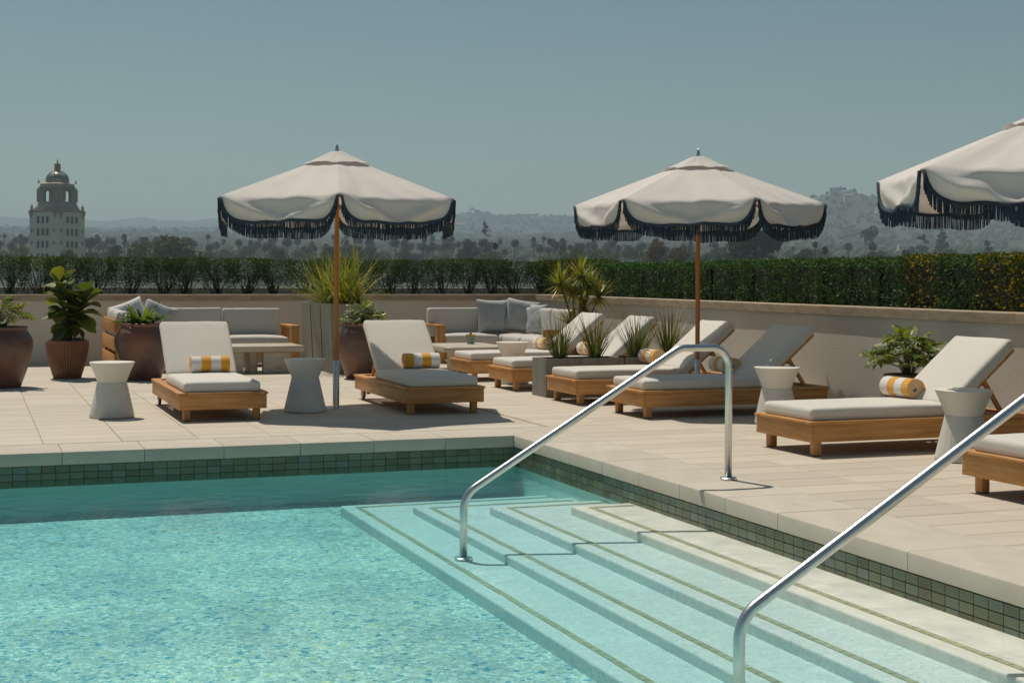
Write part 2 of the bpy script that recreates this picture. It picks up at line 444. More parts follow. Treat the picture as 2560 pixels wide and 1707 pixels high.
M_wallp = mat('smooth_plaster', [(.3, (.50, .74, .68)), (.7, (.58, .80, .74))], rough=.7, scale=2.5)
M_step = mat('step_plaster', [(.25, (.60, .60, .54)), (.5, (.70, .69, .62)), (.75, (.78, .77, .70))], rough=.8, scale=7, bump=.003, bscale=18)
def pool_tile_mat():
    m, nt = nm('glazed_pool_tile'); L = nt.links.new
    out = N(nt, 'ShaderNodeOutputMaterial'); p = N(nt, 'ShaderNodeBsdfPrincipled')
    oi = N(nt, 'ShaderNodeObjectInfo')
    rp = ramp(nt, [(0, (.10, .11, .06)), (.2, (.12, .135, .075)), (.4, (.145, .165, .09)), (.55, (.125, .155, .10)), (.72, (.155, .185, .125)), (.85, (.135, .17, .145)), (.93, (.115, .105, .07)), (1, (.17, .19, .11))])
    L(oi.outputs['Random'], rp.inputs[0])
    nz = noise_tex(nt, 14, 2)
    h = N(nt, 'ShaderNodeHueSaturation'); mr = N(nt, 'ShaderNodeMapRange'); mr.inputs[3].default_value = .75; mr.inputs[4].default_value = 1.25
    L(nz.outputs[0], mr.inputs[0]); L(mr.outputs[0], h.inputs['Value']); L(rp.outputs[0], h.inputs['Color'])
    L(h.outputs[0], p.inputs['Base Color']); p.inputs['Roughness'].default_value = .22
    b = N(nt, 'ShaderNodeBump'); b.inputs['Distance'].default_value = .004; bz = noise_tex(nt, 9, 2); L(bz.outputs[0], b.inputs['Height']); L(b.outputs[0], p.inputs['Normal'])
    L(p.outputs[0], out.inputs[0])
    return m
M_ptile = pool_tile_mat()
M_pgrout = mat('pool_grout', [(.05, .065, .05), (.08, .09, .07)], rough=.8)
FZ = WZ - .275
shell = MB()
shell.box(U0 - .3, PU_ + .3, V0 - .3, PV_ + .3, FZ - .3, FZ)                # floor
pf = tag(shell.build('pool_floor', M_pebble_caustics), kind='structure')
wb = MB()
wb.box(U0 - .3, PU_ + .016, PV_ + .016, PV_ + .32, FZ + .001, -.106)
back_wall = tag(wb.build('pool_back_wall', M_wallp), kind='structure')
wr = MB()
wr.box(PU_ + .017, PU_ + .32, V0 - .3, PV_ + .32, FZ + .001, -.107)
right_wall = tag(wr.build('pool_right_wall', M_wallp), kind='structure')
wl = MB()
wl.box(U0 - .3, U0 - .01, V0, PV_ + .01, FZ + .001, -.012)
wl.box(U0 - .3, PU_ + .01, V0 - .3, V0 - .01, FZ + .001, -.012)
tag(wl.build('pool_near_walls', M_wallp), kind='structure')
# water-line tiles
MB().box(U0, PU_, PV_ + .0145, PV_ + .0155, -.26, -.106).build('tile_grout', M_pgrout, back_wall)
MB().box(PU_ + .0145, PU_ + .0155, V0, PV_ + .01, -.26, -.106).build('tile_grout', M_pgrout, right_wall)
tb = MB(); tile_box(tb, -.0505, .0505, -.025, .025, 0, .007, .0018)
ptile = tb.mesh('pool_tile', M_ptile)
rows = (-.133, -.187, -.241)
k = 0
for i in range(62):
    x = PU_ + .014 - .0525 - .105 * i
    if x < -1.6: break
    for zr in rows:
        inst('pool_tile', ptile, back_wall, (x, PV_ + .0145, zr), (PI / 2, 0, 0))
restm = MB()
cnt = 0
for i in range(110):
    y = PV_ + .014 - .0525 - .105 * i
    if y < 2: break
    for zr in rows:
        if y > 4.3 and cnt < 290:
            inst('pool_tile', ptile, right_wall, (PU_ + .0145, y, zr), (PI / 2, 0, -PI / 2)); cnt += 1
        else:
            M = Matrix.Translation((PU_ + .0145, y, zr)) @ Matrix.Rotation(-PI / 2, 4, 'Z') @ Matrix.Rotation(PI / 2, 4, 'X')
            t = MB(); tile_box(t, -.0505, .0505, -.025, .025, 0, .007, .0018)
            restm.add([M @ Vector(q) for q in t.v], t.f)
tag(restm.build('pool_tile_field', M_ptile, right_wall), kind='stuff')

# steps: four L-shaped treads with an olive mosaic trim line near each nosing
M_trim = mat('olive_mosaic', [(.33, .345, .20), (.42, .43, .28)], rough=.5, scale=30, rnd=.1)
noses = [(3.95, 9.34, .02), (3.54, 9.88, .081), (3.12, 10.42, .141), (2.70, 10.97, .198)]
for i, (nu, nv, a) in enumerate(noses):
    zt = WZ - a
    bm = bmesh.new(); bmesh.ops.create_cube(bm, size=1)
    x0, x1, y0, y1, z0, z1 = nu, PU_ + .016, V0 - .01, nv, FZ - .02 * (4 - i), zt
    for v in bm.verts:
        v.co = Vector(((x0 + x1) / 2 + v.co.x * (x1 - x0), (y0 + y1) / 2 + v.co.y * (y1 - y0), (z0 + z1) / 2 + v.co.z * (z1 - z0)))
    ed = [e for e in bm.edges if all(v.co.z > z1 - 1e-4 for v in e.verts) and not all(v.co.x > x1 - 1e-4 for v in e.verts)]
    ed += [e for e in bm.edges if all(v.co.x < x0 + 1e-4 and v.co.y > y1 - 1e-4 for v in e.verts)]
    bmesh.ops.bevel(bm, geom=ed, offset=.012, segments=4, profile=.5, affect='EDGES')
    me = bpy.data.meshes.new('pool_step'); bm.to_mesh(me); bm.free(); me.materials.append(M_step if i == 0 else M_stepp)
    st = inst('pool_step', me); tag(st, kind='structure')
    tr = MB(); yy = nv - .10
    s0 = nu + .09
    while yy > 3:
        j_ = (.002 * i) * noise.noise(Vector((yy * 3.1, i * 3, 0))); tr.box(s0 + j_, s0 + .038 + j_, yy - .073, yy - .004, zt + .0005, zt + .004); yy -= .075
    xx = s0 + .04
    while xx < PU_ - .04:
        tr.box(xx, xx + .069, nv - .142, nv - .104, zt + .0005, zt + .004); xx += .075
    tag(tr.build('trim_tiles', M_trim, st), kind='stuff')

# water body: clear surface with ripples, absorbing volume
m, nt = nm('pool_water'); L = nt.links.new
out = N(nt, 'ShaderNodeOutputMaterial')
tr = N(nt, 'ShaderNodeBsdfTransparent'); gl = N(nt, 'ShaderNodeBsdfGlossy'); gl.inputs['Roughness'].default_value = .03
fr = N(nt, 'ShaderNodeFresnel'); fr.inputs['IOR'].default_value = 1.33
mx = N(nt, 'ShaderNodeMixShader')
b1 = N(nt, 'ShaderNodeBump'); b1.inputs['Distance'].default_value = .010; b1.inputs['Strength'].default_value = .8
n1 = noise_tex(nt, 5, 3, (1, 1, 1)); L(n1.outputs[0], b1.inputs['Height'])
b2 = N(nt, 'ShaderNodeBump'); b2.inputs['Distance'].default_value = .0016; b2.inputs['Strength'].default_value = .8
n2 = noise_tex(nt, 24, 2); L(n2.outputs[0], b2.inputs['Height']); L(b1.outputs[0], b2.inputs['Normal'])
L(b2.outputs[0], gl.inputs['Normal']); L(b2.outputs[0], fr.inputs['Normal'])
fm = N(nt, 'ShaderNodeMath', operation='MULTIPLY'); fm.inputs[1].default_value = .68; L(fr.outputs[0], fm.inputs[0])
L(fm.outputs[0], mx.inputs[0]); L(tr.outputs[0], mx.inputs[1]); L(gl.outputs[0], mx.inputs[2]); L(mx.outputs[0], out.inputs[0])
va = N(nt, 'ShaderNodeVolumeAbsorption'); va.inputs['Color'].default_value = (.26, .87, .925, 1); va.inputs['Density'].default_value = .80
L(va.outputs[0], out.inputs['Volume'])
M_water = m
wt = MB(); wt.box(U0 - .15, PU_ + .15, V0 - .15, PV_ + .15, FZ - .15, WZ)
water = tag(wt.build('water', M_water), kind='structure')

# ------------------------------------------------------------------ parapet walls with cap stones
def seg_frame(a, b):
    a = Vector((*a, 0)); b = Vector((*b, 0)); d = (b - a); return d.length, math.atan2(d.y, d.x)
CORNER = (9.08, 23.0)
WTOP = 1.067
def parapet(name, label, a, b, L0, L1, stone, jit):
    """wall along local +x from a towards b, terrace side at local y=0 facing -y"""
    Lw, ang = seg_frame(a, b)
    t = thing(name, label, 'wall', (*a, 0), ang)
    mbw = MB(); mbw.box(L0, L1, 0, .22, -.02, WTOP - .096); mbw.build('wall_face', M_stucco, t)
    x = L0 + jit; me = {}
    while x < L1:
        w = min(stone, L1 - x)
        k = round(w, 2)
        if k not in me:
            q = MB(); tile_box(q, .002, w - .002, -.032, .26, -.095, 0, .006); me[k] = q.mesh('cap_stone', M_capstone)
        inst('cap_stone', me[k], t, (x, random.uniform(-.002, .002), WTOP + random.uniform(-.001, .001)))
        x += stone
    return t, ang, Lw
tW, angW, LW = parapet('parapet_wall', 'long cream stucco parapet wall with tan stone cap at the back of the terrace, in shade', (-3.0, 23.0), CORNER, 0, 12.08, 1.55, -.57)
tR, angR, LR = parapet('parapet_wall', 'sunlit rough stucco parapet wall with tan stone cap along the right side of the terrace', CORNER, (8.52, 10.08), 0, 18.5, 1.28, 0)
# outer parapet beyond the hedge trough
ou = thing('outer_parapet', 'low pale outer parapet showing as a bright strip through the hedge stems', 'wall', (0, 0, 0))
MB().box(-4, 10.9, 24.12, 24.42, -6, 1.165).build('wall_face', mat('pale_parapet_paint', [(.6, .56, .5), (.66, .62, .56)], rough=.9), ou)
tr_ = thing('hedge_planter', 'dark soil trough behind the wall cap holding the hedge', 'planter', (0, 0, 0))
MB().box(-4, 9.6, 23.27, 24.11, .4, 1.015).build('soil', M_soil, tr_)
M2 = Matrix.Translation((*CORNER, 0)) @ Matrix.Rotation(angR, 4, 'Z')
q = MB(); q.box(.0, 18, .27, 1.5, .4, 1.0, M2); q.build('soil', M_soil, tr_)
# building edge below the terrace
bl = MB(); bl.box(U0 - 3.2, 11.2, -5, 24.6, -24, -.81)
tag(bl.build('terrace_building', M_stucco), 'stucco building mass carrying the rooftop terrace', 'building')

# ------------------------------------------------------------------ hand rails
def fillet(pts, r, n=8):
    pts = [Vector(p) for p in pts]; out = [pts[0]]
    for i in range(1, len(pts) - 1):
        p = pts[i]; a = (pts[i - 1] - p).normalized(); b = (pts[i + 1] - p).normalized()
        ang = a.angle(b); rr = r[i - 1] if isinstance(r, (list, tuple)) else r
        t = rr / math.tan(ang / 2)
        c = p + (a + b).normalized() * (rr / math.sin(ang / 2))
        s = p + a * t - c; e = p + b * t - c
        tot = s.angle(e); ax = s.cross(e).normalized()
        for k in range(n + 1): out.append(c + Matrix.Rotation(tot * k / n, 3, ax) @ s)
    out.append(pts[-1]); return out
def handrail(v, label):
    t = thing('handrail', label, 'handrail', (4.80, v, 0), 0, 'steel hand rails at the pool steps')
    path = fillet([(0, 0, 0), (0, 0, .892), (-.37, 0, .892), (-1.885, 0, -.012), (-1.885, 0, -.43)], [.13, .16, .17], 10)
    mb = MB(); mb.tube(path, .0245, 20); mb.build('rail', M_steel, t, smooth=True)
    for (x_, z_) in ((0, 0), (-1.885, WZ - .196)):
        mb = MB(); mb.lathe([(.056, 0), (.058, .003), (.058, .013), (.052, .018), (.027, .019)], 28); mb.build('flange', M_steel, t, auto=40, loc=(x_, 0, z_))
    return t
handrail(8.62, 'bent stainless steel pool handrail whose whole post stands in view on the coping')
handrail(5.14, 'nearer stainless steel pool handrail rising out of the frame at the right edge')

# ------------------------------------------------------------------ loungers
def make_lounger(label):
    t = thing('sun_lounger', label, 'sun lounger', (0, 0, 0), 0, 'teak sun loungers around the pool')
    LEN, Wd = 2.1, .42
    bevbox('end_board', W_y, t, .014, .040, -Wd + .01, Wd - .01, .112, .246)
    bevbox('end_board', W_y, t, LEN - .04, LEN - .014, -Wd + .01, Wd - .01, .112, .246)
    for s in (-1, 1):
        y0, y1 = sorted((s * (Wd - .012), s * (Wd - .038)))
        bevbox('side_board', W_x, t, .0412, LEN - .0412, y0, y1, .112, .246)
        y0, y1 = sorted((s * Wd, s * (Wd - .085)))
        bevbox('side_trim', W_x, t, .0, LEN, y0, y1, .247, .270)
        y0, y1 = sorted((s * (Wd - .06), s * (Wd - .125)))
        bevbox('leg', W_z, t, .075, .14, y0, y1, .006, .245)
        MB().box(.08, .135, y0 + .005, y1 - .005, 0, .006).build('leg_pad', M_black, t)
        # wheel at the head end
        w = MB(); w.tube([(0, -.014, 0), (0, .014, 0)], .052, 22)
        wh = w.build('wheel', W_y, t, auto=40, loc=(LEN - .19, s * (Wd - .065), .075))
        w = MB(); ring = []
        for k in range(25):
            a = 2 * PI * k / 24; ring.append((.064 * math.cos(a), 0, .064 * math.sin(a)))
        w.tube(ring, .0125, 8, False); w.build('tyre', M_black, wh, smooth=True)
        w = MB(); w.tube([(0, -.022, 0), (0, .022, 0)], .012, 10); w.build('axle_cap', mat_brass, wh, auto=40)
        bevbox('wheel_bracket', W_z, t, LEN - .22, LEN - .16, *sorted((s * (Wd - .105), s * (Wd - .14))), .06, .244)
    bevbox('end_trim', W_y, t, .0, .085, -Wd + .086, Wd - .086, .247, .2705)
    bevbox('end_trim', W_y, t, LEN - .085, LEN, -Wd + .086, Wd - .086, .247, .2705)
    sl = MB()
    bx = .11
    k = 0
    slat = None
    while bx < LEN - .14:
        if slat is None:
            slat = bevbox('slat', W_y, t, 0, .055, -Wd + .09, Wd - .09, .236, .256, .003, 1); slat.location.x = bx
        else: inst('slat', slat.data, t, (bx, 0, 0))
        bx += .082
    # back rest, raised 40 degrees
    A = R(40); hx, hz = 1.36, .262
    Mb = Matrix.Translation((hx, 0, hz)) @ Matrix.Rotation(-A, 4, 'Y')
    bf = MB()
    bf.box(0, .80, -.33, -.275, .0, .022, Mb); bf.box(0, .80, .275, .33, .0, .022, Mb)
    for q_ in range(9): bf.box(.02 + q_ * .088, .075 + q_ * .088, -.274, .274, .003, .019, Mb)
    bf.build('backrest_frame', W_x, t)
    st = MB()
    p0 = Mb @ Vector((.46, 0, -.002))
    for s in (-1, 1):
        st.bar((p0.x, s * .25, p0.z), (p0.x + .20, s * .25, .262), .022, .036)
    st.bar((p0.x + .045, -.24, p0.z - .055), (p0.x + .045, .24, p0.z - .055), .03, .022)
    st.build('backrest_strut', W_x, t)
    cushion('seat_cushion', M_fab, t, .045, 1.40, -.36, .36, .268, .366, r=.032, n=14, puff=.014, wob=.004, seed=1)
    Mc = Mb @ Matrix.Translation((0, 0, .024))
    cushion('back_cushion', M_fab, t, .02, .83, -.355, .355, .0, .095, r=.034, n=12, puff=.016, M=Mc, wob=.004, seed=2)
    # piping seam along the seat cushion's upper rim
    return t
mat_brass = mat('brass', [(.5, .34, .12), (.6, .4, .15)], rough=.35, metal=1)
FV = [('C', 18.17), ('D', 16.52), ('E', 14.53), ('F', 12.96), ('G', 9.88), ('H', 7.23)]
lab = {
 'A': 'leftmost teak lounger, alone, with a yellow striped towel in front of its raised back',
 'B': 'teak lounger right of the left umbrella pole, its raised back half in shade',
 'C': 'farthest lounger of the right row, its foot beside the low table with a succulent',
 'D': 'second farthest lounger of the right row, its head seen through the planter grass',
 'E': 'lounger just in front of the low grass planter, beside the right umbrella pole',
 'F': 'lounger whose cushions lie mostly in umbrella shade, behind the arched handrail',
 'G': 'sunlit lounger before the leafy plant at the right wall, with a striped towel',
 'H': 'nearest lounger, cut off by the right photo edge behind the near handrail'}
lg = {}
lg['F'] = make_lounger(lab['F']); lg['F'].location = (6.04, 12.96, 0)
for k_, v_ in FV:
    if k_ != 'F': lg[k_] = dup(lg['F'], ({'C': 6.07, 'D': 6.03, 'E': 6.01, 'G': 5.97, 'H': 5.93}[k_], v_, 0), random.uniform(-.006, .006), lab[k_])
lg['A'] = dup(lg['F'], (2.225, 13.6, 0), PI / 2, lab['A'])
lg['B'] = dup(lg['F'], (4.41, 13.62, 0), PI / 2 - .012, lab['B'])

# rolled towels
m, nt = nm('striped_towel'); L = nt.links.new
out = N(nt, 'ShaderNodeOutputMaterial'); p = N(nt, 'ShaderNodeBsdfPrincipled'); p.inputs['Roughness'].default_value = 1; p.inputs['Sheen Weight'].default_value = .4
tc = N(nt, 'ShaderNodeTexCoord'); sx = N(nt, 'ShaderNodeSeparateXYZ'); L(tc.outputs['Object'], sx.inputs[0])
md = N(nt, 'ShaderNodeMath', operation='MULTIPLY_ADD'); md.inputs[1].default_value = 1 / .196; md.inputs[2].default_value = 10.03
fr = N(nt, 'ShaderNodeMath', operation='FRACT'); gt = N(nt, 'ShaderNodeMath', operation='GREATER_THAN'); gt.inputs[1].default_value = .5
L(sx.outputs[0], md.inputs[0]); L(md.outputs[0], fr.inputs[0]); L(fr.outputs[0], gt.inputs[0])
mc = N(nt, 'ShaderNodeMix', data_type='RGBA'); mc.inputs[6].default_value = (.78, .36, .02, 1); mc.inputs[7].default_value = (.76, .75, .72, 1)
L(gt.outputs[0], mc.inputs[0]); L(mc.outputs[2], p.inputs['Base Color'])
b = N(nt, 'ShaderNodeBump'); b.inputs['Distance'].default_value = .006; bz = noise_tex(nt, 130, 3); L(bz.outputs[0], b.inputs['Height']); L(b.outputs[0], p.inputs['Normal'])
L(p.outputs[0], out.inputs[0])
M_towel = m
M_twhite = mat('towel_lining', [(.72, .71, .68), (.8, .79, .76)], rough=1, bump=.004, bscale=140)
M_tyel = mat('towel_yellow_edge', [(.72, .30, .015), (.82, .38, .03)], rough=1, bump=.004, bscale=140)
def towel_mesh():
    mb = MB(); turns = 3.6; n = int(turns * 26); pts = []
    R0, R1 = .014, .078
    def rad(t_): return R0 + (R1 - R0) * t_
    pitch = (R1 - R0) / turns
    def layer(off, th, mi, half, nx):
        mb.mi = mi
        vs_ = []; 
        for i in range(n + 1):
            t_ = i / n; a = 2 * PI * turns * t_ - .4
            r0 = rad(t_) + off; r1 = r0 + th
            sq = 1 - .06 * math.sin(a) ** 2
            for j in range(nx + 1):
                x_ = -half + 2 * half * j / nx
                e = 0.0
                for r_ in (r0, r1):
                    vs_.append((x_ + e, r_ * math.cos(a), r_ * math.sin(a) * sq))
        fs = []; S = 2 * (nx + 1)
        for i in range(n):
            for j in range(nx):
                b_ = i * S + 2 * j; c_ = (i + 1) * S + 2 * j
                fs.append((b_ + 1, b_ + 3, c_ + 3, c_ + 1)); fs.append((b_, c_, c_ + 2, b_ + 2))
            for j, fl in ((0, 1), (nx, 0)):
                b_ = i * S + 2 * j; c_ = (i + 1) * S + 2 * j
                f = (b_, b_ + 1, c_ + 1, c_); fs.append(f if fl else f[::-1])
        for i, fl in ((0, 0), (n, 1)):
            for j in range(nx):
                b_ = i * S + 2 * j; f = (b_, b_ + 2, b_ + 3, b_ + 1); fs.append(f if fl else f[::-1])
        mb.add(vs_, fs)
    layer(0, pitch * .55, 1, .190, 1)
    layer(pitch * .5, pitch * .5, 0, .194, 6)
    mb.mi = 2
    return mb.mesh('rolled_towel', [M_towel, M_twhite, M_tyel], auto=50)
tw = towel_mesh()
def towel(loc, rz, label, flip=0):
    o = inst('rolled_towel', tw, None, loc, (random.uniform(0, .5), 0, rz))
    tag(o, label, 'towel', 'rolled yellow and white towels on the loungers')
TZ = .366 + .014 + .074
towel((2.295, 14.90, TZ), PI * 1.0, 'rolled yellow and white striped towel on the leftmost lounger')
towel((4.55, 14.91, TZ), 0, 'rolled striped towel on the half shaded lounger beside the left umbrella pole')
towel((7.27, 10.13, TZ), PI / 2, 'rolled towel showing its spiral end on the sunlit lounger before the leafy wall plant')
towel((7.36, 13.31, TZ), PI / 2, 'rolled towel in shade beside the round table, on the umbrella shaded lounger')
towel((7.34, 14.98, TZ), PI / 2, 'rolled towel on the lounger before the low grass planter, crossed by the handrail')
towel((7.34, 16.80, TZ), PI / 2, 'rolled towel half hidden behind the second and third grass clumps')
towel((7.34, 18.35, TZ), PI / 2, 'rolled towel on the farthest lounger, glimpsed through the first grass clump')

# ------------------------------------------------------------------ hourglass side tables
m = mat('woven_weave_base', [(.64, .61, .55), (.71, .68, .62)], rough=.85, scale=10)
nt = m.node_tree; pb = [n_ for n_ in nt.nodes if n_.type == 'BSDF_PRINCIPLED'][0]
tc = N(nt, 'ShaderNodeTexCoord'); sx = N(nt, 'ShaderNodeSeparateXYZ'); nt.links.new(tc.outputs['Object'], sx.inputs[0])
at = N(nt, 'ShaderNodeMath', operation='ARCTAN2'); nt.links.new(sx.outputs[1], at.inputs[0]); nt.links.new(sx.outputs[0], at.inputs[1])
tri = N(nt, 'ShaderNodeMath', operation='PINGPONG'); tri.inputs[1].default_value = PI / 24; nt.links.new(at.outputs[0], tri.inputs[0])
ma = N(nt, 'ShaderNodeMath', operation='MULTIPLY_ADD'); ma.inputs[1].default_value = .16; nt.links.new(tri.outputs[0], ma.inputs[0]); nt.links.new(sx.outputs[2], ma.inputs[2])
sn = N(nt, 'ShaderNodeMath', operation='MULTIPLY'); sn.inputs[1].default_value = 420; nt.links.new(ma.outputs[0], sn.inputs[0])
si = N(nt, 'ShaderNodeMath', operation='SINE'); nt.links.new(sn.outputs[0], si.inputs[0])
b = N(nt, 'ShaderNodeBump'); b.inputs['Distance'].default_value = .0010; nt.links.new(si.outputs[0], b.inputs['Height']); nt.links.new(b.outputs[0], pb.inputs['Normal'])
M_weave = m
def side_table(loc, label, first=None):
    if first: return dup(first, loc, random.uniform(0, 3), label)
    t = thing('side_table', label, 'side table', loc, 0, 'hourglass side tables between the loungers')
    mb = MB(); mb.lathe([(.205, .004), (.211, .012), (.209, .03), (.186, .13), (.158, .25), (.138, .338)], 48); mb.build('base', M_weave, t, auto=60)
    mb = MB(); mb.lathe([(.136, .339), (.1365, .345), (.165, .42), (.21, .523), (.212, .529), (.210, .531), (.204, .5315)], 56); mb.build('top', M_tabtop, t, auto=30)
    mb = MB(); mb.lathe([(.19, 0), (.2, .001), (.2, .004)], 40); mb.build('foot_ring', M_black, t)
    return t
T1 = side_table((1.28, 14.33, 0), 'hourglass table at far left, fully lit, before the dark urn')
side_table((3.16, 14.33, 0), 'shaded hourglass table beside the left umbrella pole', T1)
side_table((7.05, 11.75, 0), 'hourglass table standing behind the tall handrail post, near the shaded lounger', T1)
side_table((6.98, 8.95, 0), 'nearest hourglass table, half hidden behind the rising near handrail', T1)
side_table((6.50, 17.3, 0), 'hourglass table mostly hidden behind the first grass clump of the low planter', T1)

# ------------------------------------------------------------------ umbrellas
def make_umbrella(label):
    t = thing('umbrella', label, 'umbrella', (0, 0, 0), 0, 'white parasols with navy fringe')
    RT, ZT, ZA = 1.335, 2.135, 2.61
    mb = MB(); mb.lathe([(.10, 0), (.10, .006), (.095, .009), (.036, .010), (.034, .02), (.033, .49), (.030, .495), (.026, .495)], 28); mb.build('base_sleeve', M_steel2, t, auto=40)
    mb = MB(); mb.tube([(.03, 0, .1), (.065, 0, .1)], .006, 8); mb.tube([(.03, 0, .40), (.055, 0, .40)], .006, 8); mb.box(.05, .062, -.008, .008, .04, .14); mb.build('locking_pin', M_steel2, t)
    mb = MB(); mb.lathe([(.0245, .3), (.0245, 2.62), (.02, 2.625)], 20); mb.build('pole', W_pole, t, auto=40)
    mb = MB(); mb.lathe([(.021, 2.615), (.022, 2.65), (.021, 2.67), (.016, 2.695), (.009, 2.715), (.002, 2.728)], 16); mb.build('finial', M_steel2, t, smooth=True)
    mb = MB(); mb.lathe([(.045, 2.52), (.05, 2.53), (.05, 2.56), (.04, 2.57)], 16); mb.lathe([(.045, 2.05), (.05, 2.06), (.05, 2.09), (.04, 2.10)], 16); mb.build('hub', W_pole, t, auto=40)
    def tip(k): a = k * PI / 3; return Vector((RT * math.cos(a), RT * math.sin(a), ZT))
    for k in range(6):
        T = tip(k); d = Vector((T.x, T.y, 0)).normalized()
        a0 = d * .045 + Vector((0, 0, 2.545)); a1 = T - d * .02 - Vector((0, 0, .02))
        r_ = MB(); r_.bar(a0, a1, .018, .022); rb = r_.build('rib', W_pole, t)
        mid = a0.lerp(a1, .5); s_ = MB(); s_.bar(d * .045 + Vector((0, 0, 2.075)), mid - Vector((0, 0, .015)), .014, .014); s_.build('strut', W_pole, rb)
    NS, NT, NV = 40, 16, 8
    DV = .212
    def depth(s): return DV * (1 - abs(2 * s - 1) ** 9.0) ** .9 + .012
    cn = MB(); fr_ = MB(); tb_ = MB()
    for k in range(6):
        T0, T1_ = tip(k), tip(k + 1)
        A0 = Vector((T0.x, T0.y, 0)).normalized() * .05 + Vector((0, 0, ZA)); A1 = Vector((T1_.x, T1_.y, 0)).normalized() * .05 + Vector((0, 0, ZA))
        outw = ((T0 + T1_) / 2); outw.z = 0; outw.normalize()
        def P_(s, t_):
            e = T0.lerp(T1_, s); a = A0.lerp(A1, s)
            p = a.lerp(e, t_)
            sag = math.sin(PI * s)
            p.z -= .030 * sag * t_ ** 2.2
            p -= outw * (.05 * sag * t_ ** 2)
            w = noise.noise(Vector((s * 5 + k * 9, t_ * 1.6, k * 3.7)))
            w2 = math.sin((s - .5) * 22 + k * 2.1 + w * 4) * max(0, t_ - .45)
            p.z += (w * .026 * t_ + w2 * .008) * min(1, sag * 2.2)
            return p
        vs_ = []
        for j in range(NT + 1):
            for i in range(NS + 1): vs_.append(P_(i / NS, (j / NT)))
        bot = []
        for j in range(1, NV + 1):
            for i in range(NS + 1):
                s = i / NS; e = P_(s, 1); f = j / NV; d_ = depth(s) * f
                sag = math.sin(PI * s)
                w = noise.noise(Vector((s * 4 + k * 5.3, f * 1.2 + 7, k * 1.7)))
                fold = math.sin((abs(s - .5) * 9 - f * 3.2) + k + w * 3)
                ln_ = .95 * (1 - abs(2 * s - 1 + .12 * math.sin(k * 2.3))) + .06
                crease = math.exp(-((f - ln_) / .22) ** 2) * sag ** .6
                p = e - Vector((0, 0, d_)) + outw * ((.014 * f + .014 * w * math.sin(PI * f * .85) + .006 * fold * math.sin(PI * f * .8) + .050 * crease * (1 + .9 * w)) * min(1, sag * 2.5) - .004)
                # cut edges open slightly at each rib
                tan = (T1_ - T0).normalized()
                p += tan * ((.5 - s) * .045 * f * (abs(2 * s - 1) ** 6))
                vs_.append(p)
                if j == NV: bot.append(p)
        rows_ = NT + 1 + NV; S = NS + 1
        fs = [(r_ * S + i, (r_ + 1) * S + i, (r_ + 1) * S + i + 1, r_ * S + i + 1) for r_ in range(rows_ - 1) for i in range(NS)]
        cn.add(vs_, fs)
        # trim band and strands follow the hem
        def at(arr, u_):
            x_ = u_ * (len(arr) - 1); i = min(int(x_), len(arr) - 2); return arr[i].lerp(arr[i + 1], x_ - i)
        # arc-length resample
        acc = [0]
        for i in range(NS): acc.append(acc[-1] + (bot[i + 1] - bot[i]).length)
        tot = acc[-1]
        def arc(l):
            for i in range(NS):
                if acc[i + 1] >= l: return bot[i].lerp(bot[i + 1], (l - acc[i]) / max(1e-6, acc[i + 1] - acc[i])), (bot[i + 1] - bot[i]).normalized()
            return bot[-1], (bot[-1] - bot[-2]).normalized()
        tb_.tube([q + outw * .006 for q in bot], .015, 6)
        nst = int(tot / .0098)
        for i in range(nst + 1):
            q, tg = arc(tot * i / nst)
            ln = random.uniform(.112, .126)
            q = q + outw * random.uniform(-.002, .010) + Vector((0, 0, .004))
            sw = Vector((random.uniform(-.006, .006), random.uniform(-.006, .006), 0))
            w_ = random.uniform(.0040, .0060)
            tg2 = Vector((tg.x, tg.y, 0)); tg2 = tg2.normalized() if tg2.length > .2 else (T1_ - T0).normalized()
            pr = tg2 * w_; qq = q + Vector((0, 0, -ln)) + sw; o_ = outw * w_
            fr_.add([q - pr, q + pr, q + o_, qq - pr, qq + pr, qq + o_], [(0, 1, 4, 3), (1, 2, 5, 4), (2, 0, 3, 5), (3, 4, 5)])
    me = weld(cn.mesh('canopy', M_canvas, True), 5e-4)
    c_ = inst('canopy', me, t)
    md_ = c_.modifiers.new('cloth', 'SOLIDIFY'); md_.thickness = .0015
    tb_.build('trim_band', M_navy, t, smooth=True)
    tag(fr_.build('fringe', M_navy, t), kind='stuff')
    # vent cap with a ruffled free edge
    vc = MB(); n = 96; rows_ = 10; vs_ = []
    for j in range(rows_ + 1):
        f = j / rows_
        for i in range(n):
            a = 2 * PI * i / n
            hexr = math.cos(PI / 6) / math.cos(((a) % (PI / 3)) - PI / 6)
            r_ = .045 + (.365 - .045) * f
            r_ *= (1 * (1 - f) + hexr * 1.04 * f)
            sc_ = abs(math.sin(a * 3)) ** .8
            z = 2.645 - (.012 * min(1, f * 3.2) + .150 * max(0, f - .12)) + .042 * sc_ * f ** 4 * (.5 + .7 * abs(noise.noise(Vector((a * 1.3, 2, 5))))) + .010 * noise.noise(Vector((math.cos(a) * 4, math.sin(a) * 4, f * 2)))
            vs_.append((r_ * math.cos(a), r_ * math.sin(a), z))
    fs = [(j * n + i, (j + 1) * n + i, (j + 1) * n + (i + 1) % n, j * n + (i + 1) % n) for j in range(rows_) for i in range(n)]
    vc.add(vs_, fs); v_ = vc.build('vent_cap', M_canvas, t, smooth=True); md_ = v_.modifiers.new('cloth', 'SOLIDIFY'); md_.thickness = .0015
    return t
toward_cam = lambda x, y: math.atan2(-y, -x)
U1 = make_umbrella('fringed white umbrella on the left, rising between the two separate loungers')
U1.location = (3.545, 14.61, 0); U1.rotation_euler.z = toward_cam(3.545, 14.61) + R(1)
